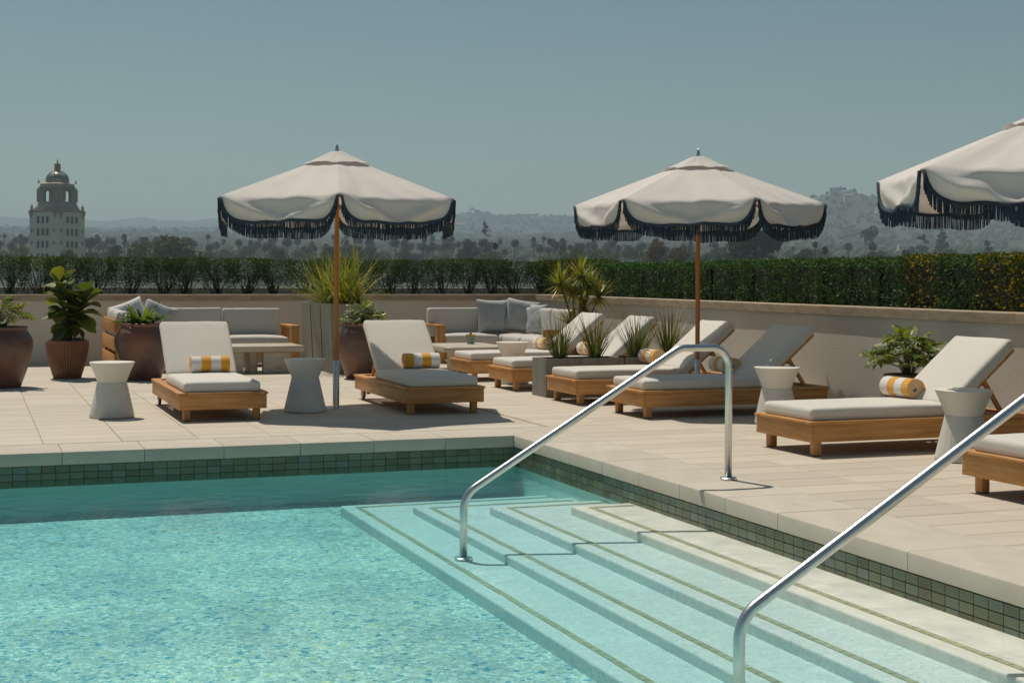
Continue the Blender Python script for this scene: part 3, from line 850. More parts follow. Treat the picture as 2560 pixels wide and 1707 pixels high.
dup(U1, (7.24, 13.68, 0), toward_cam(7.24, 13.68) + R(25.5), 'fringed white umbrella in the middle of the right lounger row', sc=1.0)
dup(U1, (7.60, 8.72, 0), toward_cam(7.60, 8.72) - R(41), 'fringed white umbrella cut off by the right edge of the photo')

# ------------------------------------------------------------------ pots and planters
def urn(loc, label, rz=0, first=None):
    if first: return dup(first, loc, rz, label)
    t = thing('urn', label, 'plant pot', loc, rz, 'dark glazed urns along the back wall')
    prof = [(.20, 0), (.225, .004), (.255, .09), (.30, .22), (.345, .38), (.366, .50), (.360, .575), (.342, .615), (.340, .622), (.336, .626), (.315, .665), (.288, .69), (.285, .70), (.300, .712), (.302, .732), (.292, .74), (.268, .738), (.262, .70), (.262, .66)]
    mb = MB(); mb.lathe(prof, 64); mb.build('pot', M_urn, t, smooth=True)
    mb = MB(); mb.lathe([(.262, .675), (.26, .68), (.1, .69), (.01, .695)], 32); mb.build('soil', M_soil, t)
    return t
P1 = urn((.36, 18.55, 0), 'large dark brown glazed urn cut off by the left edge of the photo')
P3 = urn((2.12, 19.35, 0), 'dark glazed urn with orange blushes behind the leftmost lounger', 1.0, P1)
P4 = urn((4.93, 18.8, 0), 'purplish brown glazed urn behind the left umbrella pole, before the tall planter', 2.2, P1)
tf = thing('fluted_pot', 'brown fluted pot holding a fiddle leaf fig before the shaded wall', 'plant pot', (1.21, 19.95, 0))
prof = [(.165, 0), (.178, .006), (.20, .08), (.235, .20), (.262, .32), (.275, .42), (.277, .485), (.277, .50), (.25, .50), (.245, .46)]
mb = MB(); mb.lathe(prof, 176, rf=lambda r_, z, a: r_ * (1 - (.05 if .01 < z < .495 and r_ > .17 else 0) * (.5 + .5 * math.cos(44 * a)))); mb.build('pot', M_flute, tf, auto=60)
mb = MB(); mb.lathe([(.246, .47), (.2, .48), (.01, .485)], 32); mb.build('soil', M_soil, tf)
tp5 = thing('small_pot', 'small dark brown pot by the right wall, mostly behind a lounger', 'plant pot', (7.93, 10.95, 0))
mb = MB(); mb.lathe([(.15, 0), (.16, .01), (.20, .25), (.215, .44), (.215, .50), (.195, .50), (.19, .46)], 40); mb.build('pot', M_urn, tp5, auto=50)
mb = MB(); mb.lathe([(.192, .455), (.1, .46), (.01, .465)], 24); mb.build('soil', M_soil, tp5)

def box_planter(name, label, u0, u1, v0, v1, h, m_, taper=0., lip=.03):
    t = thing(name, label, 'planter', ((u0 + u1) / 2, (v0 + v1) / 2, 0))
    a, b = (u1 - u0) / 2, (v1 - v0) / 2
    mb = MB()
    o0 = [(-a + taper, -b + taper, 0), (a - taper, -b + taper, 0), (a - taper, b - taper, 0), (-a + taper, b - taper, 0)]
    o1 = [(-a, -b, h), (a, -b, h), (a, b, h), (-a, b, h)]
    i1 = [(-a + lip, -b + lip, h), (a - lip, -b + lip, h), (a - lip, b - lip, h), (-a + lip, b - lip, h)]
    i0 = [(x_, y_, h - .06) for x_, y_, _ in i1]
    mb.add(o0 + o1 + i1 + i0, [(0, 1, 5, 4), (1, 2, 6, 5), (2, 3, 7, 6), (3, 0, 4, 7), (4, 5, 9, 8), (5, 6, 10, 9), (6, 7, 11, 10), (7, 4, 8, 11), (8, 9, 13, 12), (9, 10, 14, 13), (10, 11, 15, 14), (11, 8, 12, 15), (3, 2, 1, 0)])
    mb.build('shell', m_, t)
    MB().box(-a + lip, a - lip, -b + lip, b - lip, h - .05, h - .035).build('soil', M_soil, t)
    return t
tall_p = box_planter('tall_planter', 'tall grey board marked concrete planter behind the left umbrella pole', 4.70, 5.33, 19.72, 21.65, .975, M_conc, .05)
# two dark joints between the boards of the tall planter's lit side
for vv in (20.35, 21.0):
    q = MB(); q.bar((-.317, vv - 20.685, .95), (-.2725, (vv - 20.685) * .95, .03), .006, .006, (0, 1, 0)); q.build('board_joint', M_black, tall_p)
box_planter('low_planter', 'low grey concrete trough planter, the left one with its end facing the coffee table', 6.10, 7.075, 15.16, 15.58, .435, M_conc2, .0)
box_planter('low_planter', 'low grey concrete trough planter, the right one behind the lounger towel', 7.083, 8.06, 15.16, 15.58, .435, M_conc2, .0)
lt = MB(); lt.box(-.035, .035, -.03, .03, 0, .025)
o = lt.build('planter_light', M_black, None, loc=(7.07, 15.20, .4355)); tag(o, 'small black light fixture on the rim where the two low planters meet', 'light')

# ------------------------------------------------------------------ leaves
def leaf_mesh(name, m_, L_, W_, shape, cup=.25, bend=.4, n=8, lobes=0, wavy=0.):
    """leaf along +x, upper side +z; shape(t)->half width fraction"""
    mb = MB(); vs_ = []
    for i in range(n + 1):
        t_ = i / n; x_ = L_ * t_ * (1 - bend * .15 * t_); z = -bend * L_ * t_ * t_ * .5 + .15 * L_ * t_
        w = W_ * shape(t_)
        if lobes: w *= (.35 + .65 * abs(math.sin(PI * lobes * t_ + .4)))
        zz = wavy * math.sin(t_ * 30)
        vs_ += [(x_, -w, z + cup * w + zz), (x_, -w * .5, z + cup * w * .25 + zz * .4), (x_, 0, z), (x_, w * .5, z + cup * w * .25 - zz * .4), (x_, w, z + cup * w - zz)]
    fs = [(i * 5 + j, (i + 1) * 5 + j, (i + 1) * 5 + j + 1, i * 5 + j + 1) for i in range(n) for j in range(4)]
    mb.add(vs_, fs)
    return mb.mesh(name, m_, smooth=True)
def lobed_mesh(name, m_, S_):
    """deeply lobed leaf: fingers either side of a midrib"""
    mb = MB(); mb.add([(0, 0, 0), (.35 * S_, -.10 * S_, .01), (1.0 * S_, 0, -.12 * S_), (.35 * S_, .10 * S_, .01), (.55 * S_, 0, .03 * S_)], [(0, 1, 4), (1, 2, 4), (2, 3, 4), (3, 0, 4)])
    for s in (-1, 1):
        for (x_, a, l_) in ((.08, 135, .36), (.14, 95, .48), (.28, 68, .52), (.45, 50, .46), (.62, 38, .36)):
            a = R(a) * s; d = Vector((math.cos(a), math.sin(a), 0)); pn = Vector((-d.y, d.x, 0)); b_ = Vector((x_ * S_, 0, .02 * S_))
            l2 = l_ * S_; w = .085 * S_
            vs_ = [b_ - pn * w * .7, b_ + d * l2 * .6 - pn * w + Vector((0, 0, .03 * S_)), b_ + d * l2 - Vector((0, 0, .07 * S_)), b_ + d * l2 * .6 + pn * w + Vector((0, 0, .03 * S_)), b_ + pn * w * .7]
            mb.add(vs_, [(0, 1, 4), (1, 3, 4), (1, 2, 3)] if s > 0 else [(4, 1, 0), (4, 3, 1), (3, 2, 1)])
    return mb.mesh(name, m_, smooth=False)
fig_leaf = [leaf_mesh('leaf', L_fig, .32 + .04 * k_, .125 + .012 * k_, lambda t_: (math.sin(PI * min(1, t_ * .93 + .04)) ** .6) * (.45 + .75 * t_), cup=.35, bend=.3 + .35 * k_) for k_ in range(3)]
lobe_leaf = [lobed_mesh('leaf', L_lobe, .17), lobed_mesh('leaf', L_lobe, .21)]
wavy_leaf = [leaf_mesh('leaf', L_fern, .36, .032, lambda t_: math.sin(PI * min(1, t_ * .9 + .08)) ** .5, cup=.2, bend=.5, n=14, wavy=.012), leaf_mesh('leaf', L_fern, .28, .03, lambda t_: math.sin(PI * min(1, t_ * .9 + .08)) ** .5, cup=.2, bend=.9, n=12, wavy=.01)]
def place_leaf(me, parent, base, yaw, pitch, roll=0, sc=1):
    """x axis of the leaf points along yaw/pitch"""
    M = Matrix.Rotation(yaw, 4, 'Z') @ Matrix.Rotation(-pitch, 4, 'Y') @ Matrix.Rotation(roll, 4, 'X')
    o = inst('leaf', me, parent, base, M.to_euler(), sc)
    return o
# fiddle leaf fig
rnd = random.Random(5)
ft = thing('fiddle_leaf_fig', 'fiddle leaf fig with broad glossy leaves growing in the fluted brown pot', 'plant', (1.21, 19.95, .48))
stems = MB(); tops = [(-.10, -.02, .80), (.26, .02, .62), (.02, .05, .52), (.12, -.05, .42)]
for (x_, y_, z_) in tops:
    pts = [Vector((x_ * .15, y_ * .2, 0)), Vector((x_ * .3, y_ * .4, z_ * .35)), Vector((x_ * .75, y_ * .8, z_ * .7)), Vector((x_, y_, z_))]
    stems.tube(pts, [.014, .012, .009, .005], 7)
stems.build('stem', M_bark, ft, smooth=True)
for si_, (x_, y_, z_) in enumerate(tops):
    nl = [30, 26, 18, 14][si_]
    for q in range(nl):
        f = .28 + .72 * (q / (nl - 1)); a = q * 2.4 + si_
        b_ = Vector((x_ * f, y_ * f, z_ * f))
        pit = rnd.uniform(.1, .6) + .75 * max(0, f - .75) * 3
        if f < .5: pit = rnd.uniform(-.5, .25)
        place_leaf(fig_leaf[rnd.randrange(3)], ft, b_, a, min(1.35, pit), rnd.uniform(-.5, .5), rnd.uniform(.62, .95))
# little ground cover in the fluted pot
gc = MB()
for q in range(420):
    a = rnd.uniform(0, 2 * PI); r_ = .24 * math.sqrt(rnd.random()); c_ = Vector((r_ * math.cos(a), r_ * math.sin(a), rnd.uniform(.0, .05)))
    d1 = Vector((rnd.uniform(-1, 1), rnd.uniform(-1, 1), rnd.uniform(-.5, 1))).normalized() * .016; d2 = d1.cross(Vector((rnd.uniform(-1, 1), rnd.uniform(-1, 1), 1))).normalized() * .012
    gc.add([c_ - d1, c_ + d2, c_ + d1, c_ - d2], [(0, 1, 2, 3)])
o = gc.build('ground_cover', leafmat('silvery_cover', [(.05, .08, .06), (.10, .15, .12)], .2), None, loc=(1.21, 19.95, .48)); tag(o, 'small silvery green ground cover around the fig stems', 'ground cover', kind='stuff')

def lobed_plant(loc, label, n, spread, up, seed, sc=1., kinds=None):
    rnd = random.Random(seed)
    t = thing('leafy_plant', label, 'plant', loc)
    st = MB(); kinds = kinds or lobe_leaf
    for q in range(n):
        a = q * 2.399; f = math.sqrt((q + .5) / n)
        r_ = spread * f * rnd.uniform(.75, 1.05); z_ = up * (1.05 - .75 * f * f) * rnd.uniform(.8, 1.1) + .03
        e = Vector((r_ * math.cos(a), r_ * math.sin(a), z_)); m_ = Vector((e.x * .35, e.y * .35, e.z * .7))
        st.tube([Vector((e.x * .08, e.y * .08, 0)), m_, e], [.0035, .003, .002], 4, False)
        place_leaf(kinds[rnd.randrange(len(kinds))], t, e, a + rnd.uniform(-.4, .4), rnd.uniform(-.5, .35) + (.6 if f < .3 else 0), rnd.uniform(-.6, .6), sc * rnd.uniform(.75, 1.15))
    st.build('stems', leafmat('plant_stem', [(.08, .09, .03), (.13, .12, .05)], .1), t)
    return t
lobed_plant((.36, 18.55, .69), 'dark lobed leaf plant in the urn at the left edge of the photo', 46, .33, .30, 1, .95)
lobed_plant((4.93, 18.8, .69), 'light green lobed plant in the urn behind the left umbrella pole', 46, .26, .22, 3, .85)
lobed_plant((7.93, 10.95, .46), 'yellow green lobed plant against the sunlit right wall', 64, .28, .34, 4, 1.0)
t3 = thing('leafy_plant', 'bushy plant with upright wavy bright leaves in the urn behind the leftmost lounger', 'plant', (2.12, 19.35, .69))
rnd = random.Random(11)
for q in range(44):
    a = q * 2.4; f = q / 44; place_leaf(wavy_leaf[q % 2], t3, (.06 * math.cos(a), .06 * math.sin(a), .0), a, 1.25 - 1.05 * f + rnd.uniform(-.12, .12), rnd.uniform(-.4, .4), rnd.uniform(.75, 1.1))
for q in range(40):
    a = q * 2.4 + 1; r_ = rnd.uniform(.05, .2); place_leaf(lobe_leaf[q % 2], t3, (r_ * math.cos(a), r_ * math.sin(a), rnd.uniform(.05, .15)), a, rnd.uniform(-.4, .5), rnd.uniform(-.5, .5), .5)

def blades(n, base_r, length, spread, width, seed, droop=.6, base_box=None, kmin=.45, seg=6):
    rnd = random.Random(seed); mb = MB()
    for q in range(n):
        a = rnd.uniform(0, 2 * PI)
        if base_box: c_ = Vector((rnd.uniform(-base_box[0], base_box[0]), rnd.uniform(-base_box[1], base_box[1]), 0))
        else:
            r_ = base_r * math.sqrt(rnd.random()); c_ = Vector((r_ * math.cos(a), r_ * math.sin(a), 0))
        a += rnd.uniform(-.5, .5); d = Vector((math.cos(a), math.sin(a), 0)); pn = Vector((-d.y, d.x, 0))
        l_ = length * rnd.uniform(kmin, 1); tl = spread * rnd.random() ** .8; dr = droop * rnd.random() ** 1.5
        vs_ = []; p_ = c_.copy(); ang = tl; w = width * rnd.uniform(.7, 1.1)
        for i in range(seg + 1):
            f = i / seg
            ww = w * (1 - f) ** .7 * (1 if f > 0 else .8)
            vs_ += [p_ - pn * ww, p_ + pn * ww]
            ang2 = tl + dr * 2.2 * f ** 1.6
            p_ = p_ + (d * math.sin(ang2) + Vector((0, 0, math.cos(ang2)))) * (l_ / seg)
        mb.add(vs_, [(2 * i, 2 * i + 1, 2 * i + 3, 2 * i + 2) for i in range(seg)])
    return mb
def grass(name, label, loc, mb, m_, group=None, rz=0):
    t = thing(name, label, 'grass', loc, rz, group)
    o = mb.build('blades', m_, t, smooth=False); tag(o, kind='stuff'); return t
grass('ornamental_grass', 'big yellow green arching grass filling the tall concrete planter', (5.0, 20.45, .92), blades(520, 0, 1.15, 1.15, .0105, 21, .8, (.2, .6)), L_grass)
gl_ = ['first dark green grass clump from the left end of the low planter', 'second grass clump from the left in the low planter, before a rolled towel', 'third grass clump from the left in the low planter, before the second lounger head', 'tallest grass clump at the right end of the low planters']
for q, (x_, ln) in enumerate(((6.36, .66), (6.80, .70), (7.33, .68), (7.76, .82))):
    grass('grass_clump', gl_[q], (x_, 15.37, .40), blades(140, .06, ln, .66, .0075, 31 + q, .38, None, .4), L_grassd, 'grass clumps in the low planters')
# dracaena
dt = thing('dracaena', 'multi stemmed dracaena with spiky golden green rosettes near the wall corner', 'plant', (8.25, 19.25, .30))
st = MB(); heads = [(-.10, 0, .83), (.18, .05, .92), (.02, -.05, 1.07), (-.26, .05, .95), (.30, -.05, .78), (-.12, 0, .38), (.12, .1, .62)]
for h_ in heads:
    h_ = Vector(h_); st.tube([Vector((h_.x * .1, h_.y * .1, 0)), Vector((h_.x * .4, h_.y * .5, h_.z * .5)), h_], [.014, .012, .010], 7)
st.build('stem', M_bark, dt, smooth=True)
for q, h_ in enumerate(heads):
    mb = blades(115, .015, .41, 2.3, .0145, 50 + q, .30, None, .6, 5); o = mb.build('leaf_rosette', L_drac, dt, loc=h_)
td = thing('round_pot', 'dark pot under the dracaena, hidden behind the far loungers', 'plant pot', (8.25, 19.25, 0))
mb = MB(); mb.lathe([(.14, 0), (.16, .01), (.2, .3), (.19, .33), (.17, .33), (.16, .30), (.02, .305)], 32); mb.build('pot', M_urn, td, auto=50)

# ------------------------------------------------------------------ sofas, coffee tables, pillows
def sofa_left():
    t = thing('sectional_sofa', 'L shaped teak sectional sofa with grey cushions along the back wall at left', 'sofa', (0, 0, 0))
    B = lambda n_, m_, *a: bevbox(n_, m_, t, *a, .005, 2)
    # main run x 1.86..4.67, y 21.45..22.2
    B('base_board', W_x, 1.95, 4.54, 21.47, 21.50, .14, .31); B('base_board', W_x, 1.95, 4.54, 22.16, 22.19, .14, .62)
    B('deck_board', W_x, 1.95, 4.54, 21.51, 22.15, .27, .30)
    for x_ in (2.6, 3.6): B('leg', W_z, x_, x_ + .07, 21.52, 21.59, 0, .139)
    # right arm: upright, top, rear upright
    B('arm_post', W_z, 4.55, 4.68, 21.42, 21.46, 0, .575); B('arm_top', W_y, 4.545, 4.685, 21.415, 22.2, .576, .615); B('arm_post', W_z, 4.55, 4.68, 22.13, 22.17, 0, .575)
    B('arm_foot', W_y, 4.56, 4.67, 21.465, 22.125, .0, .04)
    # left return towards the camera x 1.86..2.6, y 20.3..21.45 : slatted outer side
    for zz in (.08, .32, .56): B('side_board', W_y, 1.86, 1.89, 20.35, 22.19, zz, zz + .19)
    B('corner_post', W_z, 1.895, 1.94, 22.1, 22.15, 0, .74); B('corner_post', W_z, 1.895, 1.94, 20.36, 20.41, 0, .74)
    B('base_board', W_y, 2.58, 2.61, 20.4, 21.45, .14, .31); B('base_board', W_x, 1.95, 2.57, 20.36, 20.39, .14, .31)
    C = lambda *a, **k: cushion(k.pop('nm', 'seat_cushion'), M_fab2, t, *a, **k)
    C(1.97, 2.59, 20.42, 21.44, .31, .435, r=.04, puff=.02, wob=.005, seed=3)
    C(1.97, 3.38, 21.46, 21.98, .31, .425, r=.04, puff=.022, wob=.005, seed=4)
    C(3.39, 4.53, 21.44, 21.98, .31, .435, r=.045, puff=.035, wob=.005, seed=5)
    C(3.62, 4.50, 21.97, 22.12, .40, .865, r=.04, puff=0, wob=.008, seed=6, nm='back_cushion')
    C(2.76, 3.60, 21.96, 22.12, .40, .875, r=.04, puff=0, wob=.008, seed=7, nm='back_cushion')
    C(2.0, 2.74, 21.97, 22.12, .40, .86, r=.04, puff=0, wob=.008, seed=8, nm='back_cushion')
    C(1.905, 2.06, 21.15, 21.93, .42, .87, r=.045, puff=0, wob=.008, seed=9, nm='back_cushion')
    C(1.905, 2.06, 20.42, 21.13, .42, .86, r=.045, puff=0, wob=.008, seed=10, nm='back_cushion')
    return t
sofa_left().location.y = .22
def sofa_right():
    t = thing('sectional_sofa', 'teak corner sofa with grey cushions in the angle of the two walls', 'sofa', (0, 0, 0))
    B = lambda n_, m_, *a: bevbox(n_, m_, t, *a, .005, 2)
    B('arm_post', W_z, 6.87, 7.00, 21.42, 21.46, 0, .565); B('arm_top', W_y, 6.865, 7.005, 21.415, 22.2, .566, .605); B('arm_post', W_z, 6.87, 7.00, 22.13, 22.17, 0, .565); B('arm_foot', W_y, 6.88, 6.99, 21.465, 22.125, 0, .04)
    B('base_board', W_x, 7.01, 7.9, 21.47, 21.50, .08, .28); B('base_board', W_x, 7.01, 8.7, 22.16, 22.19, .14, .62)
    B('base_board', W_y, 7.96, 7.99, 19.75, 21.45, .05, .20); B('base_board', W_y, 8.60, 8.63, 19.75, 22.1, .14, .6)
    B('end_board', W_x, 7.98, 8.6, 19.72, 19.75, .05, .58)
    C = lambda *a, **k: cushion(k.pop('nm', 'seat_cushion'), M_fab2, t, *a, **k)
    C(7.0, 7.91, 21.44, 21.98, .285, .43, r=.045, puff=.035, wob=.005, seed=11)
    C(7.92, 8.56, 21.40, 21.98, .19, .43, r=.05, puff=.03, wob=.006, seed=12)
    C(7.93, 8.56, 20.60, 21.39, .19, .43, r=.05, puff=.03, wob=.006, seed=13)
    C(7.93, 8.56, 19.78, 20.59, .19, .43, r=.05, puff=.03, wob=.006, seed=14)
    C(6.90, 7.75, 21.96, 22.12, .40, .86, r=.04, puff=0, wob=.008, seed=15, nm='back_cushion')
    C(7.76, 8.42, 21.97, 22.12, .40, .86, r=.04, puff=0, wob=.008, seed=16, nm='back_cushion')
    for i_, (a_, b_) in enumerate(((21.3, 21.95), (20.55, 21.28), (19.8, 20.53))): C(8.43, 8.58, a_, b_, .40, .87, r=.045, puff=0, wob=.008, seed=17 + i_, nm='back_cushion')
    return t
sofa_right().location.y = .22
def pillow(loc, rot, S_, th, m_, label, seed):
    n = 16; mb = MB(); vs_ = []; fs = []
    for sg in (1, -1):
        b_ = len(vs_)
        for i in range(n + 1):
            for j in range(n + 1):
                x_ = -1 + 2 * i / n; y_ = -1 + 2 * j / n
                h_ = max(0, (1 - x_ ** 4) * (1 - y_ ** 4)) ** .55
                pin = 1 - .09 * (1 - abs(x_) ** 3) * abs(y_) ** 2 - .09 * (1 - abs(y_) ** 3) * abs(x_) ** 2 * 0
                pinx = 1 - .08 * (1 - y_ * y_) * abs(x_) ** 2; piny = 1 - .08 * (1 - x_ * x_) * abs(y_) ** 2
                w = noise.noise(Vector((x_ * 2.2 + seed, y_ * 2.2, sg * 3 + seed)))
                vs_.append((x_ * S_ / 2 * pinx, sg * (th / 2 * h_ * (1 + .35 * w)) + .012 * w * h_, y_ * S_ / 2 * piny))
        for i in range(n):
            for j in range(n):
                f = (b_ + i * (n + 1) + j, b_ + (i + 1) * (n + 1) + j, b_ + (i + 1) * (n + 1) + j + 1, b_ + i * (n + 1) + j + 1)
                fs.append(f[::-1] if sg > 0 else f)
    mb.add(vs_, fs); me = weld(mb.mesh('pillow', m_, True), 1e-4)
    o = inst('pillow', me, None, loc, rot); tag(o, label, 'pillow', 'loose square pillows on the sofas'); return o
pillow((7.92, 22.00, .725), (-.22, .04, .10), .56, .18, M_pil, 'grey square pillow, the darker front one on the corner sofa', 1.3)
pillow((8.38, 21.90, .725), (-.25, .16, -.35), .56, .18, M_pil, 'grey square pillow leaning right in the sofa corner, partly in sun', 4.1)
pillow((8.44, 21.37, .70), (-.2, 0, -1.35), .48, .14, M_pil, 'small grey pillow edge behind the corner pillow on the corner sofa', 6.6)
pillow((2.22, 21.97, .74), (-.35, -.35, .15), .52, .17, M_pil2, 'pale pillow slumped at the left end of the left sofa', 7.7)
pillow((2.60, 21.92, .72), (-.3, .38, -.1), .50, .18, M_pil, 'grey pillow tilted beside the pale one on the left sofa', 9.2)
ct = thing('coffee_table', 'stone coffee table with thick slab legs behind the leftmost lounger', 'coffee table', (3.55, 20.45, 0))
bevbox('table_top', M_trav, ct, -.85, .86, -.42, .45, .305, .385, .012, 3)
for (x0, x1, y0, y1) in ((-.75, .02, -.34, -.24), (.12, .24, -.20, .22), (.29, .68, -.34, -.22)): bevbox('slab_leg', M_trav, ct, x0, x1, y0, y1, 0, .304, .02, 3)
ct2 = thing('coffee_table', 'low rounded stone coffee table in front of the corner sofa, holding a succulent', 'coffee table', (6.78, 20.05, 0))
mb = MB(); pr = []
for (cx, cy, a0) in ((.38, .55, 0), (-.38, .55, 90), (-.38, -.55, 180), (.38, -.55, 270)):
    for k_ in range(9): a = R(a0 + k_ * 11.25); pr.append((cx + .12 * math.cos(a), cy + .12 * math.sin(a)))
n = len(pr); lev = [(.29, .97), (.30, 1), (.355, 1), (.365, .985)]
vs_ = [(x_ * s_, y_ * s_, z_) for z_, s_ in lev for x_, y_ in pr]
mb.add(vs_, [(r_ * n + i, r_ * n + (i + 1) % n, (r_ + 1) * n + (i + 1) % n, (r_ + 1) * n + i) for r_ in range(3) for i in range(n)] + [tuple(reversed(range(n))), tuple(3 * n + i for i in range(n))])
mb.build('table_top', M_trav, ct2, auto=40)
for (x_, y_) in ((-.38, .30), (.34, .3), (-.36, -.5), (.34, -.5)):
    mb = MB(); mb.lathe([(.065, 0), (.065, .289)], 24, (x_, y_)); mb.build('leg', M_trav, ct2, auto=40)
sp_ = thing('succulent_bowl', 'small pale green bowl with a yellow flowering succulent on the rounded coffee table', 'plant pot', (6.98, 20.35, .3655))
mb = MB(); mb.lathe([(.045, 0), (.055, .004), (.064, .05), (.066, .11), (.060, .11), (.058, .09)], 28, rf=lambda r_, z, a: r_ * (1 - .03 * (.5 + .5 * math.cos(16 * a)))); mb.build('bowl', mat('celadon_glaze', [(.24, .30, .25), (.32, .37, .31)], rough=.35), sp_, auto=50)
mb = MB(); rnd = random.Random(3)
for q in range(130):
    a = rnd.uniform(0, 2 * PI); r_ = .068 * math.sqrt(rnd.random()); c_ = Vector((r_ * math.cos(a), r_ * math.sin(a), .105 + rnd.uniform(0, .025)))
    d = Vector((math.cos(a) * .7, math.sin(a) * .7, 1)).normalized(); pn = d.cross(Vector((0, 1, .3))).normalized() * .006
    mb.add([c_ - pn, c_ + d * .012 + pn, c_ + d * .026, c_ + pn], [(0, 1, 2, 3)])
mb.build('flowers', leafmat('succulent_petal', [(.2, .22, .03), (.5, .33, .03), (.6, .25, .05)], .2), sp_)
mb = MB(); mb.lathe([(.004, .13), (.02, .14), (.024, .155), (.015, .17), (.003, .175)], 8, (.0, 0)); mb.build('flower_head', mat('red_flower', [(.4, .12, .07), (.5, .2, .12)], rough=.8), sp_)

# ------------------------------------------------------------------ hedges: one shrub after another
def leaf_cloud(mb, n, fn, size, rnd):
    for q in range(n):
        c_ = fn(rnd)
        d1 = Vector((rnd.gauss(0, 1), rnd.gauss(0, 1), rnd.gauss(.3, 1))).normalized(); d2 = d1.cross(Vector((rnd.gauss(0, 1), rnd.gauss(0, 1), rnd.gauss(0, 1)))).normalized()
        s_ = size * rnd.uniform(.6, 1.25)
        mb.add([c_ - d1 * s_, c_ + d2 * s_ * .5, c_ + d1 * s_, c_ - d2 * s_ * .5], [(0, 1, 2, 3)])
def stem_net(mb, rnd, w, h, n):
    for q in range(n):
        p_ = Vector((rnd.uniform(-.07, .07), rnd.uniform(-.05, .05), 0)); e = Vector((rnd.uniform(-w, w), rnd.uniform(-.12, .12), h * rnd.uniform(.75, 1)))
        m_ = p_.lerp(e, .5) + Vector((rnd.uniform(-.05, .05), 0, rnd.uniform(-.04, .04)))
        mb.tube([p_, m_, e], [.009, .0055, .003], 4, False)
        for s_ in range(2):
            b_ = p_.lerp(e, rnd.uniform(.35, .8)); mb.tube([b_, b_ + Vector((rnd.uniform(-.1, .1), rnd.uniform(-.05, .05), rnd.uniform(.05, .16)))], [.003, .0015], 3, False)
def left_shrub(seed, lm):
    rnd = random.Random(seed); W_ = .31
    def fn(r):
        while True:
            z = r.random() ** .62; x_ = r.uniform(-1, 1); y_ = r.uniform(-1, 1)
            env = .8 + .2 * z
            if abs(x_) < env + .1 and (z > .62 or noise.noise(Vector((x_ * 2.2 + seed, y_ * 1.5, z * 3))) > -.10 + .10 * (1 - z)):
                return Vector((x_ * W_ * 1.08, y_ * .17, .03 + z * .615 + .02 * noise.noise(Vector((x_ * 3 + seed, 0, 0))) * 1))
    mb = MB(); leaf_cloud(mb, 2100, fn, .018, rnd)
    leaf_cloud(mb, 110, lambda r: Vector((r.uniform(-W_, W_), r.uniform(-.15, .15), r.uniform(.0, .08))), .016, rnd)
    st = MB(); stem_net(st, rnd, W_ * .95, .56, 18)
    return mb.mesh('foliage', lm), st.mesh('stems', M_hstem)
LS = [left_shrub(100 + k_, L_hl) for k_ in range(6)]; LSy = [left_shrub(200 + k_, L_hy) for k_ in range(2)]
i = 0; xx = -.9; back_sh = []
while xx < 9.5:
    yel = (.55 < xx < 1.1) or (1.6 < xx < 1.75)
    a, b_ = (LSy[i % 2] if yel else LS[(i * 5 + i // 6) % 6])
    t = thing('hedge_shrub', 'fresh yellow green hedge shrub behind the back wall, left part of the row' if yel else 'dark clipped hedge shrub with see through lower stems behind the back wall cap', 'hedge shrub', (xx + random.uniform(-.07, .07), 23.62 + random.uniform(-.05, .05), 1.0), random.choice((0, PI)), 'clipped shrubs of the back hedge')
    o1 = inst('foliage', a, t); inst('stems', b_, t)
    t.scale = (random.uniform(.95, 1.1), 1, random.uniform(.96, 1.05))
    back_sh.append((xx, t)); xx += .47; i += 1
by_landmark(back_sh, [(-9, 'the left edge of the photo'), (1.3, 'the fiddle leaf fig'), (2.5, 'the sofa pillows at left'), (4.9, 'the left umbrella pole'), (7.2, 'the grey pillows of the corner sofa')], 'dark see through back hedge shrub')
def dense_shrub(seed, lm, W_=.34, H_=.60, D_=.34, n=2600, size=.019):
    rnd = random.Random(seed)
    def fn(r):
        x_, y_, z = r.uniform(-1, 1), r.uniform(-1, 1), r.random()
        k_ = r.random()
        if k_ < .55: y_ = math.copysign(1 - .18 * abs(r.gauss(0, .6)), 1 if r.random() < .7 else -1)
        elif k_ < .85: z = 1 - .12 * abs(r.gauss(0, .6))
        b_ = .035 * noise.noise(Vector((x_ * 2.5 + seed, y_ * 2, z * 3)))
        return Vector((x_ * W_, y_ * (D_ + b_), .0 + z * (H_ + b_)))
    mb = MB(); leaf_cloud(mb, n, fn, size, rnd)
    return mb.mesh('foliage', lm)
DG = [dense_shrub(300 + k_, L_hg) for k_ in range(3)]; DY = [dense_shrub(320 + k_, L_hy) for k_ in range(2)]; DO = [dense_shrub(340 + k_, L_ho, n=2800, size=.020) for k_ in range(3)]
cs, sn_ = math.cos(angR), math.sin(angR)
d = -.7; i = 0; rsh = {'fresh': [], 'green': [], 'gold': []}
